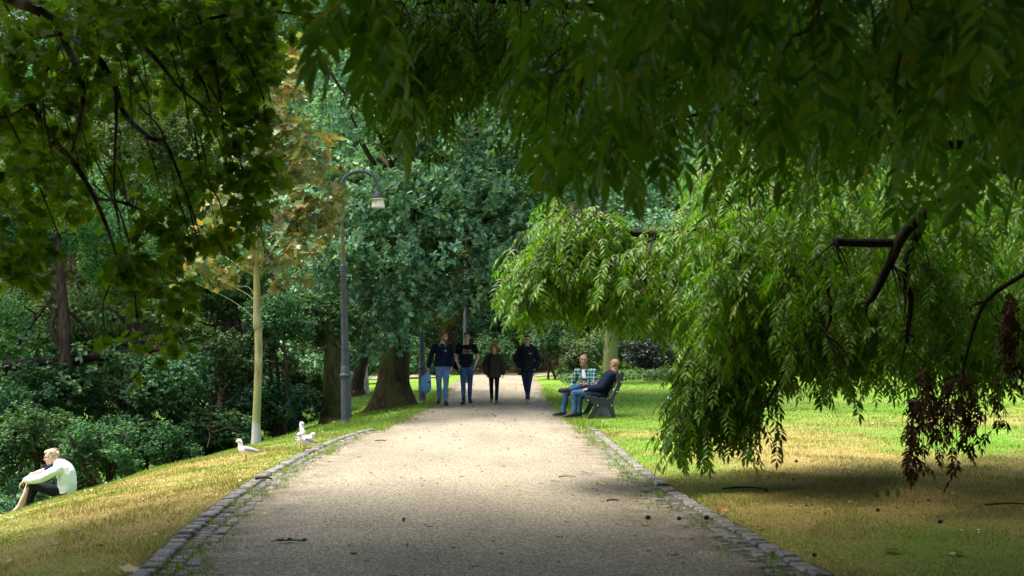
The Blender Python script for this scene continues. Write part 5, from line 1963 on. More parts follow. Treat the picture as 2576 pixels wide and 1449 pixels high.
class Fig:
    """skeleton in world metres; fwd = where the chest faces"""

    def __init__(s, name_label, base, k=1.0, fwd=(0, -1, 0), group=None):
        s.k, s.base = k, np.asarray(base, float)
        s.fwd = nrm(fwd)
        s.root = thing('person', name_label, 'person', s.base, 0, group)
        s.skin_m = SKIN

    def stand(s, head_fwd=(0, -1, 0), stride=.0, sway=0.0, arms=None, hipw=.088, shw=.185, lean=.0):
        k, b, f = s.k, s.base, s.fwd
        L = nrm(np.cross((0, 0, 1.), f))                # towards the left hand
        U = np.array((0, 0, 1.))
        q = lambda l, fo, u: b + (L * l + f * fo + U * u) * k
        s.L = L
        s.pel, s.waist, s.chest, s.neck, s.headc = q(sway, 0, .95), q(sway * .6, lean * .2, 1.10), q(0, lean * .6, 1.31), q(0, lean * .9 + .0, 1.49), q(0, lean + .03, 1.672)
        s.hip = [q(sway + hipw * e, 0, .92) for e in (-1, 1)]
        s.kn = [q(sway * .5 + .085 * e, stride * .52 * e + .03, .50) for e in (-1, 1)]
        s.an = [q(.075 * e, stride * e - (.02 if e * stride < 0 else 0), .085 + (.03 if e * stride < 0 else 0)) for e in (-1, 1)]
        s.toe = [nrm(f + L * .18 * e) for e in (-1, 1)]
        s.sh = [q(shw * e, lean * .75, 1.445) for e in (-1, 1)]
        s.setq = q
        s.headframe(head_fwd)
        return s

    def headframe(s, hf, up=(0, 0, 1)):
        hf = nrm(hf)
        r = nrm(np.cross(hf, up))
        u = np.cross(r, hf)
        s.HR = np.stack([r, hf, u], -1)                 # columns right, forward, up

    def hp(s, x, y, z):
        return s.headc + s.HR @ (np.array((x, y, z)) * s.k * s.hs)

    hs = 1.0
    HAND = 1.0

    def hand(s, g, wr, d, palm, thumb, curl=.5):
        k = s.k * s.HAND
        d = nrm(d)
        palm = nrm(np.asarray(palm, float) - d * np.dot(palm, d))
        ac = np.cross(d, palm)
        if np.dot(ac, thumb) < 0:
            ac = -ac
        loft(g, [wr, wr + d * .03 * k, wr + d * .07 * k, wr + d * .098 * k], [(.024 * k, .017 * k), (.032 * k, .016 * k), (.040 * k, .015 * k), (.036 * k, .011 * k)], ac, 12, 2)
        for i, (off, ln) in enumerate(((.030, .074), (.010, .083), (-.010, .077), (-.029, .060))):
            p = wr + d * .09 * k + ac * off * k
            dd = nrm(d + ac * off * 2.2)
            c = curl * (1 + .12 * i)
            pts = [p]
            for frac, a in ((.45, c * .6), (.31, c * 1.0), (.24, c * .7)):
                dd = nrm(dd * math.cos(a) + palm * math.sin(a))
                p = p + dd * ln * frac * k
                pts.append(p)
            chain(g, pts, [.0098 * k, .0092 * k, .0084 * k, .0068 * k], 8, 3)
        t0 = wr + d * .025 * k + ac * .024 * k
        dd = nrm(d * .75 + ac * .62 + palm * .32)
        pts = [t0, t0 + dd * .036 * k]
        dd = nrm(d * .9 + ac * .25 + palm * (.3 + curl * .4))
        pts += [pts[-1] + dd * .032 * k]
        pts += [pts[-1] + nrm(dd + palm * .3) * .024 * k]
        chain(g, pts, [.0145 * k, .0118 * k, .0102 * k, .008 * k], 8, 3)

    def head(s, g, beard=False):
        k = s.k * s.hs
        R = s.HR
        e = lambda c, r: ball(g, s.hp(*c), np.array(r) * k, R, 20, 14)
        e((0, -.012, .036), (.075, .094, .083))
        e((0, .02, -.030), (.061, .074, .075))
        e((0, .05, -.078), (.043, .040, .036))
        e((0, .070, -.098), (.024, .020, .018))
        for x in (-1, 1):
            e((.042 * x, .018, -.058), (.019, .042, .036))
            e((.034 * x, .058, -.020), (.026, .024, .026))
            e((.077 * x, -.004, -.006), (.010, .020, .032))
        cap(g, s.hp(-.036, .074, .030), s.hp(.036, .074, .030), .0135 * k, .0135 * k)
        chain(g, [s.hp(0, .082, .022), s.hp(0, .096, .0), s.hp(0, .105, -.020)], [.009 * k, .0105 * k, .014 * k], 10)
        for x in (-1, 1):
            e((.012 * x, .091, -.024), (.0085, .010, .008))
        cap(g, s.hp(-.019, .083, -.056), s.hp(.019, .083, -.056), .0095 * k, .0095 * k)
        chain(g, [s.neck - (s.headc - s.neck) * .25, s.neck + (s.headc - s.neck) * .25, s.hp(0, -.012, -.05)], [.070 * s.k, .056 * s.k, .054 * s.k])

    def face(s, smile=True, brow=HAIR_D, lens=False):
        k = s.k * s.hs
        for x in (-1, 1):
            g = Geo()
            ball(g, s.hp(.031 * x, .0815, .0085) - s.base, np.array((.0125, .006, .0065)) * k, s.HR, 12, 8)
            g.build('eye', M_EYE, s.root, smooth=True)
            g = Geo()
            chain(g, [s.hp(.016 * x, .088, .026) - s.base, s.hp(.032 * x, .088, .031) - s.base, s.hp(.050 * x, .074, .025) - s.base], [.0035 * k, .0042 * k, .0025 * k], 8)
            g.build('eyebrow', brow, s.root, smooth=True)
        g = Geo()
        w = .024 if smile else .019
        up = .006 if smile else 0
        chain(g, [s.hp(-w, .083, -.054 + up) - s.base, s.hp(0, .0935, -.057) - s.base, s.hp(w, .083, -.054 + up) - s.base], [.0026 * k, .0048 * k, .0026 * k], 8)
        g.build('mouth', M_LIP, s.root, smooth=True)
        if lens:
            g = Geo()
            for x in (-1, 1):
                ring = [s.hp(.032 * x + .023 * math.cos(a), .098, .006 + .016 * math.sin(a)) - s.base for a in np.linspace(0, 2 * math.pi, 15)]
                tube(g, ring, [.0024 * k, .0024 * k], 6)
                tube(g, [s.hp(.055 * x, .097, .010) - s.base, s.hp(.078 * x, .06, .010) - s.base, s.hp(.083 * x, 0, .008) - s.base], [.0024 * k, .002 * k], 6)
            tube(g, [s.hp(-.010, .099, .010) - s.base, s.hp(.010, .099, .010) - s.base], [.0022 * k, .0022 * k], 6)
            g.build('glasses', M_FRAME, s.root, smooth=True)

    def torso_pts(s):
        return [s.pel - (s.waist - s.pel) * .55, s.pel, s.waist, s.chest, s.chest + (s.neck - s.chest) * .62, s.neck + (s.neck - s.chest) * .02]

    def skin(s, hands, fem=False, beard=False):
        """one continuous body"""
        k = s.k
        g = Geo()
        loft(g, s.torso_pts(), [(.12 * k, .09 * k), (.155 * k, .105 * k), (.128 * k, .092 * k), (.150 * k, .108 * k), (.150 * k, .085 * k), (.058 * k, .056 * k)], s.L)
        for i in (0, 1):
            chain(g, [s.sh[i], (s.sh[i] * .6 + s.el[i] * .4), s.el[i]], [.054 * k, .046 * k, .037 * k])
            chain(g, [s.el[i], s.el[i] * .65 + s.wr[i] * .35, s.wr[i]], [.037 * k, .037 * k, .024 * k])
            chain(g, [s.hip[i], s.hip[i] * .5 + s.kn[i] * .5, s.kn[i]], [.085 * k, .072 * k, .052 * k])
            chain(g, [s.kn[i], s.kn[i] * .65 + s.an[i] * .35 + s.calf(i), s.an[i]], [.052 * k, .053 * k, .034 * k])
            t = s.toe[i]
            dn = s.sole(i)
            loft(g, [s.an[i] - t * .045 * k + dn * .03 * k, s.an[i] + dn * .02 * k, s.an[i] + t * .08 * k + dn * .035 * k, s.an[i] + t * .15 * k + dn * .045 * k, s.an[i] + t * .185 * k + dn * .05 * k],
                 [(.026 * k, .03 * k), (.032 * k, .045 * k), (.038 * k, .030 * k), (.040 * k, .02 * k), (.026 * k, .014 * k)], np.cross(t, dn), 12, 3)
            wd, pn, th, cu = hands[i]
            s.hand(g, s.wr[i], wd, pn, th, cu)
        s.head(g)
        return fuse('body', g, s.skin_m, s.root, s.base, .0062, 4)

    def calf(s, i):
        d = nrm(s.an[i] - s.kn[i])
        b = -s.toe[i] - d * np.dot(-s.toe[i], d)
        return nrm(b) * .014 * s.k

    def sole(s, i):
        d = nrm(s.an[i] - s.kn[i])
        t = s.toe[i]
        q = d - t * np.dot(d, t)
        return nrm(q)

    def top(s, name, matl, off=.012, sleeve=1.0, drop=.0, loose=1.0, bulk=0.0, fold=.004, seed=1.0, hem=1.0, collar=0.0, taper=1.0):
        """upper garment; drop = hem below the hips, sleeve = share of the arm covered"""
        k = s.k
        g = Geo()
        ax = nrm(s.waist - s.pel)
        a = [(.150 * hem, .118 * hem), (.158 * loose, .116 * loose), (.142 * loose, .108 * loose), (.160, .118), (.156, .094), (.066, .064)]
        pts = [s.pel - ax * drop * k] + s.torso_pts()[1:]
        loft(g, pts, [((p + off + bulk) * k, (q + off + bulk) * k) for p, q in a], s.L)
        for i in (0, 1):
            e, w = s.el[i], s.wr[i]
            ball(g, s.sh[i] - (0, 0, .018 * k), (.055 + off * .8 + bulk * .3) * k)
            if sleeve <= .5:
                q = s.sh[i] + (e - s.sh[i]) * sleeve * 2
                chain(g, [s.sh[i], s.sh[i] * .5 + q * .5, q], [(.056 + off) * k, (.056 + off) * k, (.052 + off) * k])
            else:
                q = e + (w - e) * (sleeve - .5) * 2
                chain(g, [s.sh[i] - (0, 0, .01 * k), (s.sh[i] * .55 + e * .45), e], [(.051 + off + bulk * .5) * k, (.050 + off + bulk) * k, (.044 + off + bulk) * k])
                chain(g, [e, e * .5 + q * .5, q], [(.044 + off + bulk) * k, (.041 + off + bulk) * k, (.030 + off + bulk * .6) * k])
        if collar:
            up = nrm(s.neck - s.chest)
            loft(g, [s.neck - up * .03 * k, s.neck + up * collar * k], [(.085 * k, .080 * k), (.070 * k, .068 * k)], s.L)
        return fuse(name, g, matl, s.root, s.base, .009, 4, fold, seed)

    def trousers(s, matl, name='trousers', off=.010, slim=1.0, end=1.0, fold=.004, seed=2.0, hipa=.158):
        k = s.k
        g = Geo()
        ax = nrm(s.waist - s.pel)
        loft(g, [s.pel - ax * .085 * k, s.pel - ax * .03 * k, s.pel + ax * .02 * k, s.pel + ax * .085 * k], [(.10 * k, .085 * k), ((hipa + off) * k, (.112 + off) * k), ((hipa - .002 + off) * k, (.110 + off) * k), ((hipa - .014 + off) * k, (.098 + off) * k)], s.L)
        m = (s.hip[0] + s.hip[1]) / 2
        ball(g, m - ax * .03 * k, ((.088 + off) * k,) * 3)
        for i in (0, 1):
            ball(g, s.hip[i] * .62 + m * .38 - ax * .02 * k, (.094 + off) * k)
            chain(g, [s.hip[i], s.hip[i] * .5 + s.kn[i] * .5, s.kn[i]], [(.090 + off) * k, (.074 + off) * slim * k, (.056 + off) * slim * k])
            q = s.kn[i] + (s.an[i] - s.kn[i]) * end
            chain(g, [s.kn[i], s.kn[i] * .6 + q * .4 + s.calf(i) * .8, q], [(.056 + off) * slim * k, (.054 + off) * slim * k, (.040 + off) * slim * k])
        return fuse(name, g, matl, s.root, s.base, .009, 3, fold, seed)

    def shoes(s, matl, sole_m=None, high=0.0):
        k = s.k
        for i in (0, 1):
            t, dn = s.toe[i], s.sole(i)
            sd = np.cross(t, dn)
            g = Geo()
            loft(g, [s.an[i] - t * .062 * k + dn * .038 * k, s.an[i] - t * .03 * k + dn * .022 * k, s.an[i] + t * .03 * k + dn * .022 * k, s.an[i] + t * .10 * k + dn * .040 * k, s.an[i] + t * .17 * k + dn * .050 * k, s.an[i] + t * .215 * k + dn * .055 * k],
                 [(.026 * k, .038 * k), (.038 * k, .058 * k), (.042 * k, .056 * k), (.046 * k, .040 * k), (.047 * k, .028 * k), (.026 * k, .018 * k)], sd, 14, 3)
            chain(g, [s.an[i], s.an[i] - dn * (.02 + high) * k], [.044 * k, .046 * k])
            sh = fuse('shoe', g, matl, s.root, s.base, .008, 2)
            g = Geo()
            loft(g, [s.an[i] - t * .07 * k + dn * .078 * k, s.an[i] - t * .03 * k + dn * .078 * k, s.an[i] + t * .10 * k + dn * .078 * k, s.an[i] + t * .18 * k + dn * .076 * k, s.an[i] + t * .222 * k + dn * .072 * k],
                 [(.022 * k, .009 * k), (.038 * k, .011 * k), (.048 * k, .011 * k), (.046 * k, .010 * k), (.022 * k, .008 * k)], sd, 14, 3)
            g.v = [v - s.base for v in g.v]
            g.build('sole', sole_m or SHOEB, sh, smooth=True)

    def hair(s, matl, style='short', seed=3.0):
        k = s.k * s.hs
        R = s.HR
        g = Geo()
        e = lambda c, r: ball(g, s.hp(*c), np.array(r) * k, R, 20, 14)
        e((0, -.026, .056), (.0815, .094, .079))
        e((0, -.05, .01), (.074, .066, .075))
        if style == 'short':
            e((0, .035, .098), (.058, .05, .026))
        if style == 'tousled':
            e((0, .030, .095), (.068, .062, .034))
            e((-.01, .068, .082), (.052, .024, .020))
            for x in (-1, 1):
                e((.072 * x, .008, .03), (.014, .035, .040))
        if style == 'bob':
            for x in (-1, 1):
                chain(g, [s.hp(.03 * x, .05, .105), s.hp(.072 * x, .045, .05), s.hp(.088 * x, .02, -.02), s.hp(.080 * x, .01, -.085)], np.array([.026, .028, .032, .026]) * k)
                chain(g, [s.hp(.06 * x, -.03, .09), s.hp(.092 * x, -.02, .02), s.hp(.086 * x, -.03, -.07)], np.array([.03, .034, .03]) * k)
            e((0, -.045, -.02), (.088, .070, .075))
            e((0, .022, .100), (.062, .056, .030))
        if style == 'pinned':
            e((0, .022, .094), (.066, .064, .036))
            e((0, -.108, .030), (.048, .046, .048))
            e((0, -.06, -.045), (.062, .050, .050))
            for x in (-1, 1):
                e((.068 * x, .015, .035), (.018, .045, .045))
        return fuse('hair', g, matl, s.root, s.base, .007, 2, .004 if style != 'bob' else .006, seed)


def front_decal(obj, root, verts, faces, matl, name, origin, right, up, fwd, lift=.004):
    """lay a flat print on a garment: cast its points onto the cloth along -fwd"""
    me = obj.data
    bv = BVHTree.FromPolygons([v.co[:] for v in me.vertices], [p.vertices[:] for p in me.polygons])
    out = []
    for x, y in verts:
        p = np.asarray(origin) + right * x + up * y + fwd * .6
        h = bv.ray_cast(Vector(p), Vector(-fwd), 1.2)
        q = np.array(h[0]) if h[0] is not None else p - fwd * .6
        out.append(q + fwd * lift)
    bm = bmesh.new()
    vs = [bm.verts.new(v) for v in out]
    for f in faces:
        try:
            bm.faces.new([vs[i] for i in f])
        except ValueError:
            pass
    m2 = bpy.data.meshes.new(name)
    bm.to_mesh(m2)
    bm.free()
    m2.materials.append(matl)
    return link(name, m2, root)


def text_mesh(txt, size, offset=0.0):
    cu = bpy.data.curves.new('t', 'FONT')
    cu.body = txt
    cu.size = size
    cu.align_x = 'CENTER'
    cu.offset = offset
    cu.resolution_u = 3
    o = bpy.data.objects.new('t', cu)
    C.objects.link(o)
    dg = bpy.context.evaluated_depsgraph_get()
    me = bpy.data.meshes.new_from_object(o.evaluated_get(dg))
    vs = [v.co[:2] for v in me.vertices]
    fs = [list(p.vertices) for p in me.polygons]
    bpy.data.objects.remove(o)
    return vs, fs


def disc(r, n=24, squash=1.0):
    vs = [(0, 0)]
    fs = []
    for j, q in enumerate((.5, 1.0)):
        vs += [(r * q * math.cos(i / n * 6.2832), r * q * squash * math.sin(i / n * 6.2832)) for i in range(n)]
    for i in range(n):
        fs.append([0, 1 + i, 1 + (i + 1) % n])
        fs.append([1 + i, 1 + n + i, 1 + n + (i + 1) % n, 1 + (i + 1) % n])
    return vs, fs


GW = 'group walking towards the viewer'
UP = np.array((0, 0, 1.))


def foot_at(px, py):
    x, y, z = ground_at(px, py)
    return np.array((x, y, float(zp(y)) + .022))


def walker_bearded():
    b = foot_at(1113, 1021)
    s = Fig('bearded blond man in navy sweater with grey collar and light blue jeans', b, 1.045, (.06, -1, 0), GW)
    s.stand((.86, -.5, -.03), .09, .0, shw=.190)
    s.headc = s.setq(.035, .03, 1.668)
    q = s.setq
    s.el = [q(-.285, -.02, 1.185), q(.235, -.02, 1.175)]
    s.wr = [q(-.345, .03, .93), q(.225, .12, .945)]
    s.skin([((-.12, .05, -1), (.9, .1, -.1), (0, -1, 0), .95), ((-.06, -.25, -1), (-.9, -.2, 0), (0, -1, .2), .5)])
    t = s.top('sweater', NAVY, .014, .97, -.005, 1.05, .006, .005, 1.3, hem=1.0)
    s.trousers(JEANS_L, slim=1.0, end=.98, seed=2.2)
    s.shoes(LEATHER)
    s.hair(HAIR_B, 'tousled')
    s.face(True, HAIR_B)
    g = Geo()                                          # beard
    for c, r in (((0, .052, -.085), (.046, .040, .032)), ((.045, .02, -.062), (.020, .035, .040)), ((-.045, .02, -.062), (.020, .035, .040)), ((0, .080, -.040), (.026, .012, .008))):
        ball(g, s.hp(*c), np.array(r) * s.k * 1.04, s.HR, 16, 10)
    fuse('beard', g, mat('ginger beard', (.24, .11, .05), rough=.8, noise=.3, scale=60, bump=.4), s.root, s.base, .006, 2)
    g = Geo()                                          # open collar
    k = s.k
    for e in (-1, 1):
        pts = [q(.060 * e, -.05, 1.515), q(.083 * e, .02, 1.500), q(.070 * e, .085, 1.463), q(.045 * e, .118, 1.425)]
        loft(g, pts, [(.012 * k, .030 * k), (.013 * k, .030 * k), (.011 * k, .028 * k), (.008 * k, .020 * k)], np.array((e * .6, -.5, .6)), 10, 3)
    loft(g, [q(-.06, -.055, 1.515), q(0, -.085, 1.525), q(.06, -.055, 1.515)], [(.012 * k, .028 * k)] * 3, np.array((0, 1, .2)), 10, 3)
    fuse('collar', g, GREYC, s.root, s.base, .006, 2)
    vs, fs = disc(.030 * k)
    front_decal(t, s.root, vs, fs, mat('grey badge', (.17, .21, .27), rough=.8), 'badge', q(.075, 0, 1.325) - s.base, s.L, UP, s.fwd)
    # the carrier bag in his right hand
    hp = s.wr[0] + (-.02, -.01, -.11)
    r = thing('plastic_bag', 'pale blue plastic carrier bag held by the bearded man', 'bag', hp)
    mb = leaf_mat('thin blue plastic', [(.17, .40, .66), (.17, .40, .66)], None, trans=.35, tcol=(1, 1.05, 1.1), rough=.3)
    g = Geo()
    rings = [(0, .02, .012), (-.06, .06, .03), (-.14, .125, .055), (-.26, .145, .075), (-.40, .150, .085), (-.49, .145, .075), (-.535, .11, .05), (-.55, .04, .02)]
    n = 40
    aa = np.arange(n) / n * 2 * math.pi
    V = []
    for z, a, c in rings:
        w = 1 + .07 * np.sin(aa * 7 + z * 9) + .05 * np.sin(aa * 11 - z * 23)
        V.append(np.stack([-.03 * (z < -.1) + np.cos(aa) * a * w * .92 + .05 * z, np.sin(aa) * c * w, np.full(n, z) + .012 * np.sin(aa * 2 + 1) * (z < -.4)], -1))
    v = np.concatenate(V)
    i = np.arange(len(rings) - 1)[:, None] * n
    kk = np.arange(n)[None]
    g.add(v, np.stack([i + kk, i + n + kk, i + n + (kk + 1) % n, i + (kk + 1) % n], -1).reshape(-1, 4))
    bag = g.build('bag_body', mb, r, smooth=True)
    g = Geo()
    for e in (-1, 1):
        tube(g, smooth_line([(.01, .02 * e, .0), (.02, .015 * e, .05), (.02, .0, .075)], 4), [.016, .010, .006], 8)
    g.build('handle', mb, r, smooth=True)
    vs, fs = disc(.045, 18, .8)
    front_decal(bag, r, vs, fs, mat('dark red print', (.16, .035, .03), rough=.6), 'printed_mark', (.055, 0, -.28), np.array((1., 0, 0)), UP, np.array((0, -1., 0)))


def walker_black_shirt():
    b = foot_at(1174, 1019)
    s = Fig('dark haired man in black printed T-shirt and blue jeans, thumbs in pockets', b, 1.04, (.02, -1, 0), GW)
    s.stand((.02, -1, -.02), -.11, .0, shw=.190)
    q = s.setq
    s.el = [q(-.285, -.06, 1.175), q(.285, -.06, 1.175)]
    s.wr = [q(-.212, .08, .985), q(.215, .06, .985)]
    s.skin([((.42, .35, -.8), (.6, -.7, .1), (.3, .9, 0), .35), ((-.35, .2, -.85), (-.6, -.7, .1), (-.3, .9, 0), .35)])
    t = s.top('t_shirt', BLACK, .010, .26, .035, 1.0, .0, .004, 4.4, hem=.98)
    s.trousers(JEANS_M, slim=.93, end=.96, seed=5.1)
    s.shoes(SHOEB, high=.06)
    s.hair(HAIR_D, 'short')
    s.face(True)
    k = s.k
    grey, red = mat('print grey', (.34, .33, .33), rough=.8), mat('print red', (.40, .09, .08), rough=.8)
    for word, z, parts in (('Street', 1.325, (('St', 0), ('re', 1), ('et', 0))), ('Cultural', 1.262, (('Cul', 0), ('tu', 1), ('ral', 0)))):
        sz = .078
        widths = []
        for txt, c in parts:
            vs, fs = text_mesh(txt, sz, .002)
            xs = [v[0] for v in vs]
            widths.append((vs, fs, min(xs), max(xs), c))
        tot = sum(w[3] - w[2] for w in widths) + .008 * (len(widths) - 1)
        x = -tot / 2 + .012
        for vs, fs, a, b2, c in widths:
            vv = [(p[0] - a + x, p[1]) for p in vs]
            front_decal(t, s.root, [(p[0] * k, p[1] * k) for p in vv], fs, red if c else grey, 'printed_lettering', q(0, 0, z) - s.base, s.L, UP, s.fwd, .003)
            x += b2 - a + .008
    # belt edge and the shoulder bag behind his right hip
    o = q(-.19, -.16, 1.02)
    r = thing('shoulder_bag', 'black shoulder bag with blue panel behind the man in the black shirt', 'bag', o)
    g = Geo()
    box(g, (-.03, 0, -.05), (.26, .13, .22), np.array(Matrix.Rotation(.25, 3, 'Y')), .03)
    g.build('bag_body', BLACK, r)
    g = Geo()
    box(g, (.035, .02, .19), (.13, .05, .24), np.array(Matrix.Rotation(.12, 3, 'Y')), .012)
    g.build('blue_panel', mat('blue folder', (.02, .03, .22), rough=.5), r)
    g = Geo()
    box(g, (.055, .018, .325), (.10, .04, .04), np.array(Matrix.Rotation(.12, 3, 'Y')), .008)
    g.build('white_edge', mat('pale sheet', (.42, .48, .55), rough=.7), r)


def walker_parka():
    b = foot_at(1243, 1017)
    s = Fig('red haired woman in olive brown parka and black leggings', b, .875, (.0, -1, 0), GW)
    s.hs = 1.05
    s.stand((-.06, -1, -.02), .10, .0, shw=.165, hipw=.085)
    s.skin_m = SKIN_P
    q = s.setq
    s.el = [q(-.275, -.03, 1.17), q(.265, -.02, 1.17)]
    s.wr = [q(-.245, .10, .925), q(.28, .05, .915)]
    s.skin([((.1, .2, -1), (.9, .1, 0), (0, 1, 0), .7), ((.03, .15, -1), (-.9, .1, 0), (0, 1, 0), .5)], True)
    t = s.top('parka', OLIVE, .018, 1.0, .17, 1.12, .022, .007, 7.7, hem=1.16, collar=.0)
    s.trousers(BLACK, 'leggings', .011, .90, 1.0, .001, 1.0)
    s.shoes(SUEDE, mat('pale sole', (.4, .33, .26), rough=.8))
    s.hair(HAIR_R, 'bob')
    s.face(True, HAIR_R)
    k = s.k
    g = Geo()
    for e in (-1, 1):                                   # spread collar
        loft(g, [q(.062 * e, -.05, 1.515), q(.088 * e, .02, 1.50), q(.085 * e, .09, 1.455), q(.05 * e, .125, 1.40)], [(.016 * k, .035 * k)] * 4, np.array((e * .6, -.5, .6)), 10, 3)
    fuse('collar', g, OLIVE, s.root, s.base, .007, 2)
    g = Geo()
    pts = [(0, z) for z in np.linspace(1.36, .86, 26)]
    vs = [(dx, z) for _, z in pts for dx in (-.006, .006)]
    fs = [[2 * i, 2 * i + 1, 2 * i + 3, 2 * i + 2] for i in range(25)]
    front_decal(t, s.root, [(x, (z - 1.1) * k) for x, z in vs], fs, mat('dark zip', (.012, .01, .008), rough=.6), 'zip', q(.02, 0, 1.1) - s.base, s.L, UP, s.fwd, .003)
    # rucksack
    r = thing('rucksack', 'dark rucksack worn by the red haired woman, only its straps showing', 'bag', q(0, -.20, 1.20))
    g = Geo()
    loft(g, [np.array((0, 0, -.18)), np.array((0, .02, -.1)), np.array((0, .03, .06)), np.array((0, 0, .2))], [(.12, .05), (.14, .08), (.135, .075), (.08, .03)], np.array((1., 0, 0)), 18)
    g.build('sack', NAVY, r, smooth=True)
    base = np.array(r.location)
    for e in (-1, 1):
        zz = np.linspace(1.455, 1.18, 16)
        vs = [(.118 * e + .012 * (z - 1.3) + dx, z) for z in zz for dx in (-.017, .017)]
        fs = [[2 * i, 2 * i + 1, 2 * i + 3, 2 * i + 2] for i in range(15)]
        o = front_decal(t, s.root, [(x * k, (z - 1.1) * k) for x, z in vs], fs, mat('strap webbing', (.014, .016, .024), rough=.8), 'strap', q(0, 0, 1.1) - s.base, s.L, UP, s.fwd, .010)
        so = o.modifiers.new('thick', 'SOLIDIFY')
        so.thickness = .008
        o.parent = r
        o.location = s.base - base


def walker_coat():
    b = foot_at(1326, 1017)
    s = Fig('man with glasses in dark navy hooded jacket, hands in its pockets', b, 1.005, (-.03, -1, 0), GW)
    s.stand((-.10, -1, -.03), .15, .0, shw=.188)
    q = s.setq
    s.an[1] = q(.0, .15, .085)
    s.an[0] = q(.03, -.17, .12)
    s.kn[1] = q(.05, .12, .50)
    s.kn[0] = q(-.045, .0, .50)
    s.el = [q(-.295, -.06, 1.16), q(.315, -.06, 1.13)]
    s.wr = [q(-.20, .08, .985), q(.215, .07, .97)]
    s.skin([((.4, .3, -.8), (.6, -.7, .1), (.3, .9, 0), .4), ((-.4, .3, -.8), (-.6, -.7, .1), (-.3, .9, 0), .4)])
    t = s.top('jacket', COAT, .018, 1.0, .12, 1.08, .018, .007, 9.1, hem=1.06)
    s.trousers(JEANS_D, slim=.98, end=.98, seed=3.3)
    s.shoes(TAN, mat('honey sole', (.36, .24, .13), rough=.8))
    s.hair(HAIR_D, 'short')
    s.face(True, lens=True)
    k = s.k
    g = Geo()                                           # hood lying on the shoulders
    loft(g, [q(-.125, .03, 1.50), q(-.11, -.06, 1.53), q(0, -.10, 1.55), q(.11, -.06, 1.53), q(.135, .03, 1.49)], [(.022 * k, .045 * k), (.028 * k, .055 * k), (.03 * k, .06 * k), (.028 * k, .055 * k), (.022 * k, .045 * k)], np.array((0, .6, .8)), 14, 3)
    for e in (-1, 1):
        loft(g, [q(.10 * e, -.02, 1.52), q(.095 * e, .06, 1.49), q(.05 * e, .125, 1.42)], [(.014 * k, .035 * k), (.014 * k, .034 * k), (.01 * k, .02 * k)], np.array((e * .6, -.5, .6)), 10, 3)
    fuse('hood', g, COAT, s.root, s.base, .008, 3, .003)
    g = Geo()
    loft(g, [q(0, .035, 1.45), q(0, .06, 1.475), q(0, .05, 1.50)], [(.05 * k, .035 * k), (.058 * k, .04 * k), (.06 * k, .045 * k)], s.L, 14, 2)
    fuse('shirt_collar', g, mat('blue shirt', (.05, .12, .25), rough=.8), s.root, s.base, .007, 2)
    vs = [(-.034, -.006), (-.015, -.011), (.012, -.009), (.034, -.002), (.036, .008), (.012, .006), (-.014, .010), (-.034, .006)]
    front_decal(t, s.root, [(x * k, y * k) for x, y in vs], [[0, 1, 2, 3, 4, 5, 6, 7]], mat('pale logo mark', (.55, .57, .60), rough=.7), 'chest_logo', q(.085, 0, 1.315) - s.base, s.L, UP, s.fwd, .006)


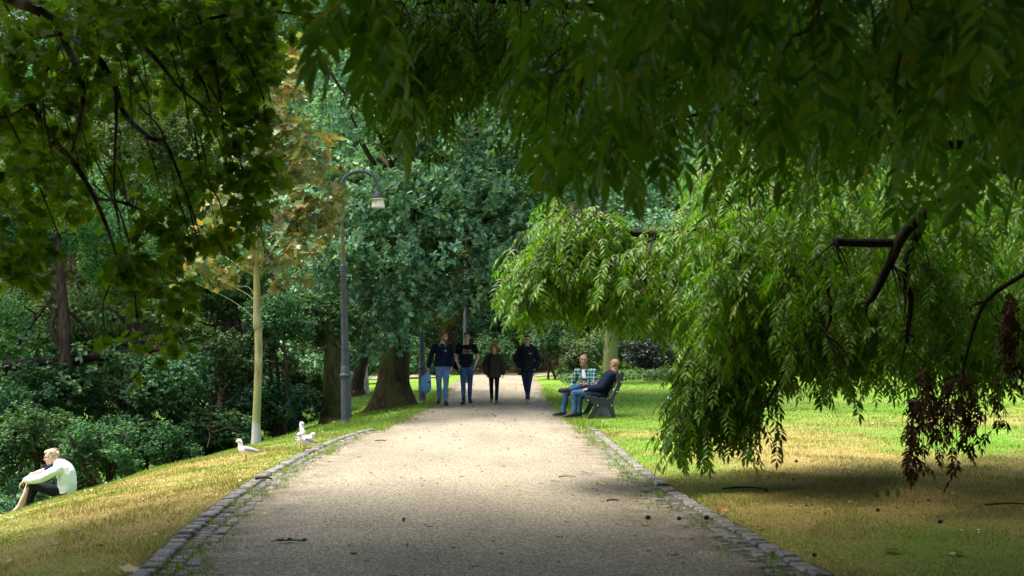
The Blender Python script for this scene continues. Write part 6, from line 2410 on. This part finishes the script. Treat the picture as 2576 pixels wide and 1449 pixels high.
def sitter_plaid():
    b = np.array((1.45, 24.35, hz(1.45, 24.35)))
    s = Fig('bald man in green plaid shirt over white T-shirt sitting on the bench', b, 1.0, (-.62, -.78, 0))
    s.skin_m = SKIN_T
    s.L = nrm(np.cross(UP, s.fwd))
    z0 = b[2]
    s.pel = np.array((1.645, 24.470, z0 + .49))
    s.waist = np.array((1.605, 24.460, z0 + .62))
    s.chest = np.array((1.545, 24.440, z0 + .805))
    s.neck = np.array((1.500, 24.420, z0 + .97))
    s.headc = np.array((1.460, 24.360, z0 + 1.145))
    s.headframe((.02, -1, -.04))
    s.sh = [s.neck - s.L * .20 + (0, 0, -.05), s.neck + s.L * .20 + (0, 0, -.05)]
    # right hand side of the picture is his left
    s.el = [s.sh[0] + (-.10, .04, -.27), s.sh[1] + (.04, -.06, -.28)]
    s.wr = [s.el[0] + (-.02, -.20, -.10), s.el[1] + (-.20, -.13, .03)]
    s.hip = [np.array((1.605, 24.560, z0 + .50)), np.array((1.605, 24.380, z0 + .51))]
    s.kn = [np.array((1.105, 24.450, z0 + .49)), np.array((1.275, 24.170, z0 + .61))]
    s.an = [np.array((1.045, 24.400, z0 + .09)), np.array((1.085, 24.250, z0 + .60))]
    s.kn[1] = np.array((1.345, 24.050, z0 + .62))
    s.an[1] = np.array((1.165, 24.230, z0 + .555))
    s.toe = [nrm((-1, -.15, 0)), nrm((-1, -.12, -.02))]
    s.sole_fix = {1: np.array((.05, .25, -1.))}
    s.skin([((-.1, -.9, -.4), (.2, -.2, -1), (1, 0, 0), .4), ((-.85, -.4, .1), (-.2, .2, -1), (-.3, -1, .2), .5)])
    s.top('t_shirt', WHITE, .004, .3, .02, 1.12, .0, .003, 1.0)
    # open shirt: a thicker layer, its front parted
    g = Geo()
    k = 1.0
    a = [(.165, .130), (.172, .132), (.160, .128), (.166, .126), (.160, .10), (.075, .07)]
    pts = s.torso_pts()
    pts[0] = s.pel - nrm(s.waist - s.pel) * .05
    back = -s.fwd * .018
    for e in (-1, 1):
        loft(g, [p + back + s.L * e * .075 for p in pts], [((p - .05) * 1.0, q + .016) for p, q in a], s.L)
    loft(g, [p + back * 3.2 for p in pts], [(p + .012, q - .01) for p, q in a], s.L)
    for i in (0, 1):
        ball(g, s.sh[i] - (0, 0, .012), .074)
        chain(g, [s.sh[i], s.sh[i] * .55 + s.el[i] * .45, s.el[i]], [.070, .066, .058])
        chain(g, [s.el[i], s.el[i] * .5 + s.wr[i] * .5, s.el[i] * .12 + s.wr[i] * .88], [.058, .052, .042])
    fuse('plaid_shirt', g, PLAID, s.root, s.base, .009, 3, .005, 3.)
    g = Geo()
    for e in (-1, 1):
        loft(g, [s.neck + s.L * e * .07 - s.fwd * .03 + UP * .02, s.neck + s.L * e * .09 + s.fwd * .04, s.neck + s.L * e * .075 + s.fwd * .10 - UP * .06], [(.012, .035)] * 3, nrm(s.L * e + UP - s.fwd * .5), 10, 3)
    fuse('collar', g, PLAID, s.root, s.base, .007, 2)
    s.trousers(JEANS_M, fold=.005)
    s.shoes(SHOEB, mat('grey sole', (.12, .12, .12), rough=.8))
    s.face(False)
    shirt = [o for o in s.root.children if o.name.startswith('t_shirt')][0]
    ch = s.chest - UP * .11 + s.L * 0
    vs, fs = disc(.075, 22, 1.15)
    front_decal(shirt, s.root, vs, fs, BLACK, 'black_print', ch - s.base, s.L, UP, s.fwd, .004)
    vs = [(.03 * math.cos(t) * r_, .04 * math.sin(t) * r_) for t in np.linspace(-.4, 3.6, 14) for r_ in (.55, 1.0)]
    fs = [[2 * i, 2 * i + 1, 2 * i + 3, 2 * i + 2] for i in range(13)]
    front_decal(shirt, s.root, vs, fs, WHITE, 'print_face', ch - s.base, s.L, UP, s.fwd, .007)


def sitter_navy():
    b = np.array((1.70, 23.75, hz(1.70, 23.75)))
    s = Fig('bald man in dark navy jacket leaning back on the bench, facing away', b, 1.0, (-.93, .36, 0))
    s.skin_m = SKIN_T
    s.L = nrm(np.cross(UP, s.fwd))
    z0 = b[2]
    s.pel = np.array((1.775, 23.770, z0 + .485))
    s.waist = np.array((1.845, 23.760, z0 + .61))
    s.chest = np.array((1.935, 23.750, z0 + .765))
    s.neck = np.array((2.020, 23.750, z0 + .905))
    s.headc = np.array((2.040, 23.780, z0 + 1.05))
    s.headframe((-.84, .54, -.02))
    s.sh = [s.neck - s.L * .19 + (-.01, 0, -.055), s.neck + s.L * .19 + (-.01, 0, -.055)]
    s.el = [s.sh[0] + (-.14, .06, -.26), s.sh[1] + (-.17, -.02, -.25)]
    s.wr = [s.el[0] + (-.20, -.02, .07), s.el[1] + (-.24, .03, -.015)]
    s.hip = [np.array((1.745, 23.860, z0 + .50)), np.array((1.745, 23.680, z0 + .50))]
    s.kn = [np.array((1.345, 23.870, z0 + .50)), np.array((1.235, 23.650, z0 + .485))]
    s.an = [np.array((1.345, 23.850, z0 + .09)), np.array((1.235, 23.630, z0 + .09))]
    s.toe = [nrm((-1, .05, 0)), nrm((-1, -.1, 0))]
    s.skin([((-.9, .1, .35), (.2, .1, -1), (0, -.3, 1), .35), ((-.9, .1, -.2), (.1, .5, -.8), (-.2, .3, 1), .5)])
    s.top('jacket', NAVY, .022, .97, -.01, 1.15, .014, .006, 2.2, collar=.02)
    g = Geo()
    f = s.fwd
    loft(g, [s.pel + f * .105 + UP * .06, s.waist + f * .115, s.chest + f * .105, s.neck + f * .05 - UP * .02], [(.085, .045), (.085, .045), (.07, .04), (.055, .04)], s.L, 14)
    fuse('red_shirt', g, RED, s.root, s.base, .009, 3, .003)
    s.trousers(JEANS_M, fold=.005, seed=8.)
    s.shoes(SHOEB, mat('dark sole', (.04, .04, .045), rough=.8))
    s.face(False)


def grass_sitters():
    Y = 18.0
    o = P(1100 / 6.353, 1086.7 + 1010 / 6.353, Y)
    def W(cx, cz, dy=0.0):
        return P(cx / 6.353, 1086.7 + cz / 6.353, Y + dy)
    base = np.array((o[0] - .2, Y, hz(o[0] - .2, Y)))
    s = Fig('blond woman in white jacket and black tights sitting on the grass bank', base, .93, (-1, -.05, 0))
    s.skin_m = SKIN_P
    s.L = nrm(np.cross(UP, s.fwd))
    s.pel, s.waist, s.chest, s.neck, s.headc = W(1050, 960), W(1075, 840), W(1045, 640), W(930, 485), W(812, 402)
    s.headframe((-.96, -.18, -.22))
    s.sh = [W(925, 585, .17), W(935, 590, -.17)]
    s.el = [W(690, 730, .18), W(660, 745, -.24)]
    s.wr = [W(450, 780, .06), W(385, 775, -.16)]
    s.hip = [W(1035, 985, .09), W(1035, 990, -.09)]
    s.kn = [W(560, 850, .12), W(530, 865, -.10)]
    s.an = [W(470, 1110, .12), W(445, 1150, -.10)]
    s.toe = [nrm((-1, .05, -.35)), nrm((-1, -.1, -.35))]
    s.skin([((-.35, 0, -1), (.9, .2, -.2), (0, 1, 0), .45), ((-.62, -.05, -.75), (.75, .1, -.6), (0, .9, .2), .45)], True)
    s.top('jacket', WHITE, .018, .93, .02, 1.05, .012, .007, 5.5, hem=1.0, collar=.03)
    s.trousers(BLACK, 'tights', .008, 1.0, .93, .002)
    s.shoes(SHOEB, mat('white sole', (.6, .58, .6), rough=.7))
    s.hair(HAIR_W, 'pinned')
    s.face(False, HAIR_N, lens=True)
    # her companion, mostly hidden behind her
    b2 = base + (.0, .48, 0)
    b2[2] = hz(b2[0], b2[1])
    c = Fig('brown haired companion with bare arm and leg sitting behind the blond woman', b2, .95, (-1, .0, 0))
    c.skin_m = SKIN_P
    c.L = nrm(np.cross(UP, c.fwd))
    d = .5
    c.pel, c.waist, c.chest, c.neck, c.headc = W(1050, 960, d), W(1060, 830, d), W(1020, 630, d), W(930, 470, d), W(862, 385, d)
    c.headframe((-.9, .42, -.1))
    c.sh = [W(905, 570, d + .17), W(880, 560, d - .17)]
    c.el = [W(700, 700, d + .18), W(690, 620, d - .24)]
    c.wr = [W(450, 790, d + .06), W(485, 690, d - .30)]
    c.hip = [W(1030, 985, d + .09), W(1020, 990, d - .09)]
    c.kn = [W(500, 800, d + .12), W(470, 830, d - .10)]
    c.an = [W(370, 1120, d + .12), W(318, 1160, d - .10)]
    c.toe = [nrm((-1, .05, -.5)), nrm((-1, -.1, -.55))]
    c.skin([((-.45, 0, -1), (.9, .2, -.2), (0, 1, 0), .45), ((-.8, -.1, -.5), (.5, .1, -.8), (0, .9, .2), .45)])
    c.top('t_shirt', NAVY, .012, .3, .02, 1.05, .006, .005, 1.5)
    c.trousers(BLACK, 'shorts', .014, 1.0, .02, .003)
    c.hair(HAIR_N, 'short')
    g = Geo()
    q = c.el[1] + (c.wr[1] - c.el[1]) * .90
    ax = nrm(c.wr[1] - c.el[1])
    tube(g, [q - ax * .012 - c.base, q + ax * .012 - c.base], [.034, .033], 16)
    g.build('wristwatch', mat('white watch strap', (.7, .7, .68), rough=.5), c.root, smooth=True)


def build_people():
    walker_bearded()
    walker_black_shirt()
    walker_parka()
    walker_coat()
    sitter_plaid()
    sitter_navy()
    grass_sitters()
# ------------------------------------------------------------------ light, camera
def build_light():
    w = bpy.data.worlds.new('World')
    bpy.context.scene.world = w
    w.use_nodes = True
    nt = w.node_tree
    bg = nt.nodes['Background']
    sky = nt.nodes.new('ShaderNodeTexSky')
    sky.sky_type = 'NISHITA'
    sky.sun_disc = False
    dsun = Vector(SUN_DIR).normalized()
    el = math.asin(dsun.z)
    az = math.atan2(dsun.x, dsun.y)
    sky.sun_elevation = el
    sky.sun_rotation = az
    sky.air_density = 1.0
    sky.dust_density = 6.0
    sky.ozone_density = 1.0
    nt.links.new(sky.outputs[0], bg.inputs[0])
    bg.inputs[1].default_value = SKY
    l = bpy.data.lights.new('sun', 'SUN')
    l.energy = SUN
    l.angle = math.radians(SUN_ANGLE)
    l.color = (1.0, .955, .88)
    o = link('sun', l)
    o.rotation_euler = (-dsun).to_track_quat('-Z', 'Y').to_euler()
    o.location = (0, 0, 40)


def build_camera():
    sc = bpy.context.scene
    cam = bpy.data.cameras.new('camera')
    cam.sensor_width = 36
    cam.lens = 36 * FPX / 2576
    cam.shift_y = (HZ - 724.5) / 2576
    cam.clip_start = .1
    cam.clip_end = 600
    cam.dof.use_dof = True
    cam.dof.focus_distance = 24
    cam.dof.aperture_fstop = 5.0
    o = link('camera', cam)
    o.location = (0, 0, CAMH)
    o.rotation_euler = (math.radians(90), 0, 0)
    sc.camera = o
    sc.view_settings.view_transform = 'Standard'
    sc.view_settings.look = 'None'
    sc.view_settings.exposure = EXPOSURE
    sc.view_settings.gamma = 1
    cy = sc.cycles
    cy.max_bounces = 7
    cy.diffuse_bounces = 4
    cy.glossy_bounces = 2
    cy.transmission_bounces = 4
    cy.transparent_max_bounces = 4
    cy.sample_clamp_indirect = 6
    cy.use_denoising = True
    cy.denoiser = 'OPENIMAGEDENOISE'


SUN_DIR, SUN, SUN_ANGLE, SKY, EXPOSURE = (-.36, -.04, .93), 1.8, 20.0, .15, 1.85
build_ground()
build_kerbs()
build_grass()
build_trees()
if 'build_props' in globals():
    build_props()
if 'build_people' in globals():
    build_people()
build_light()
build_camera()
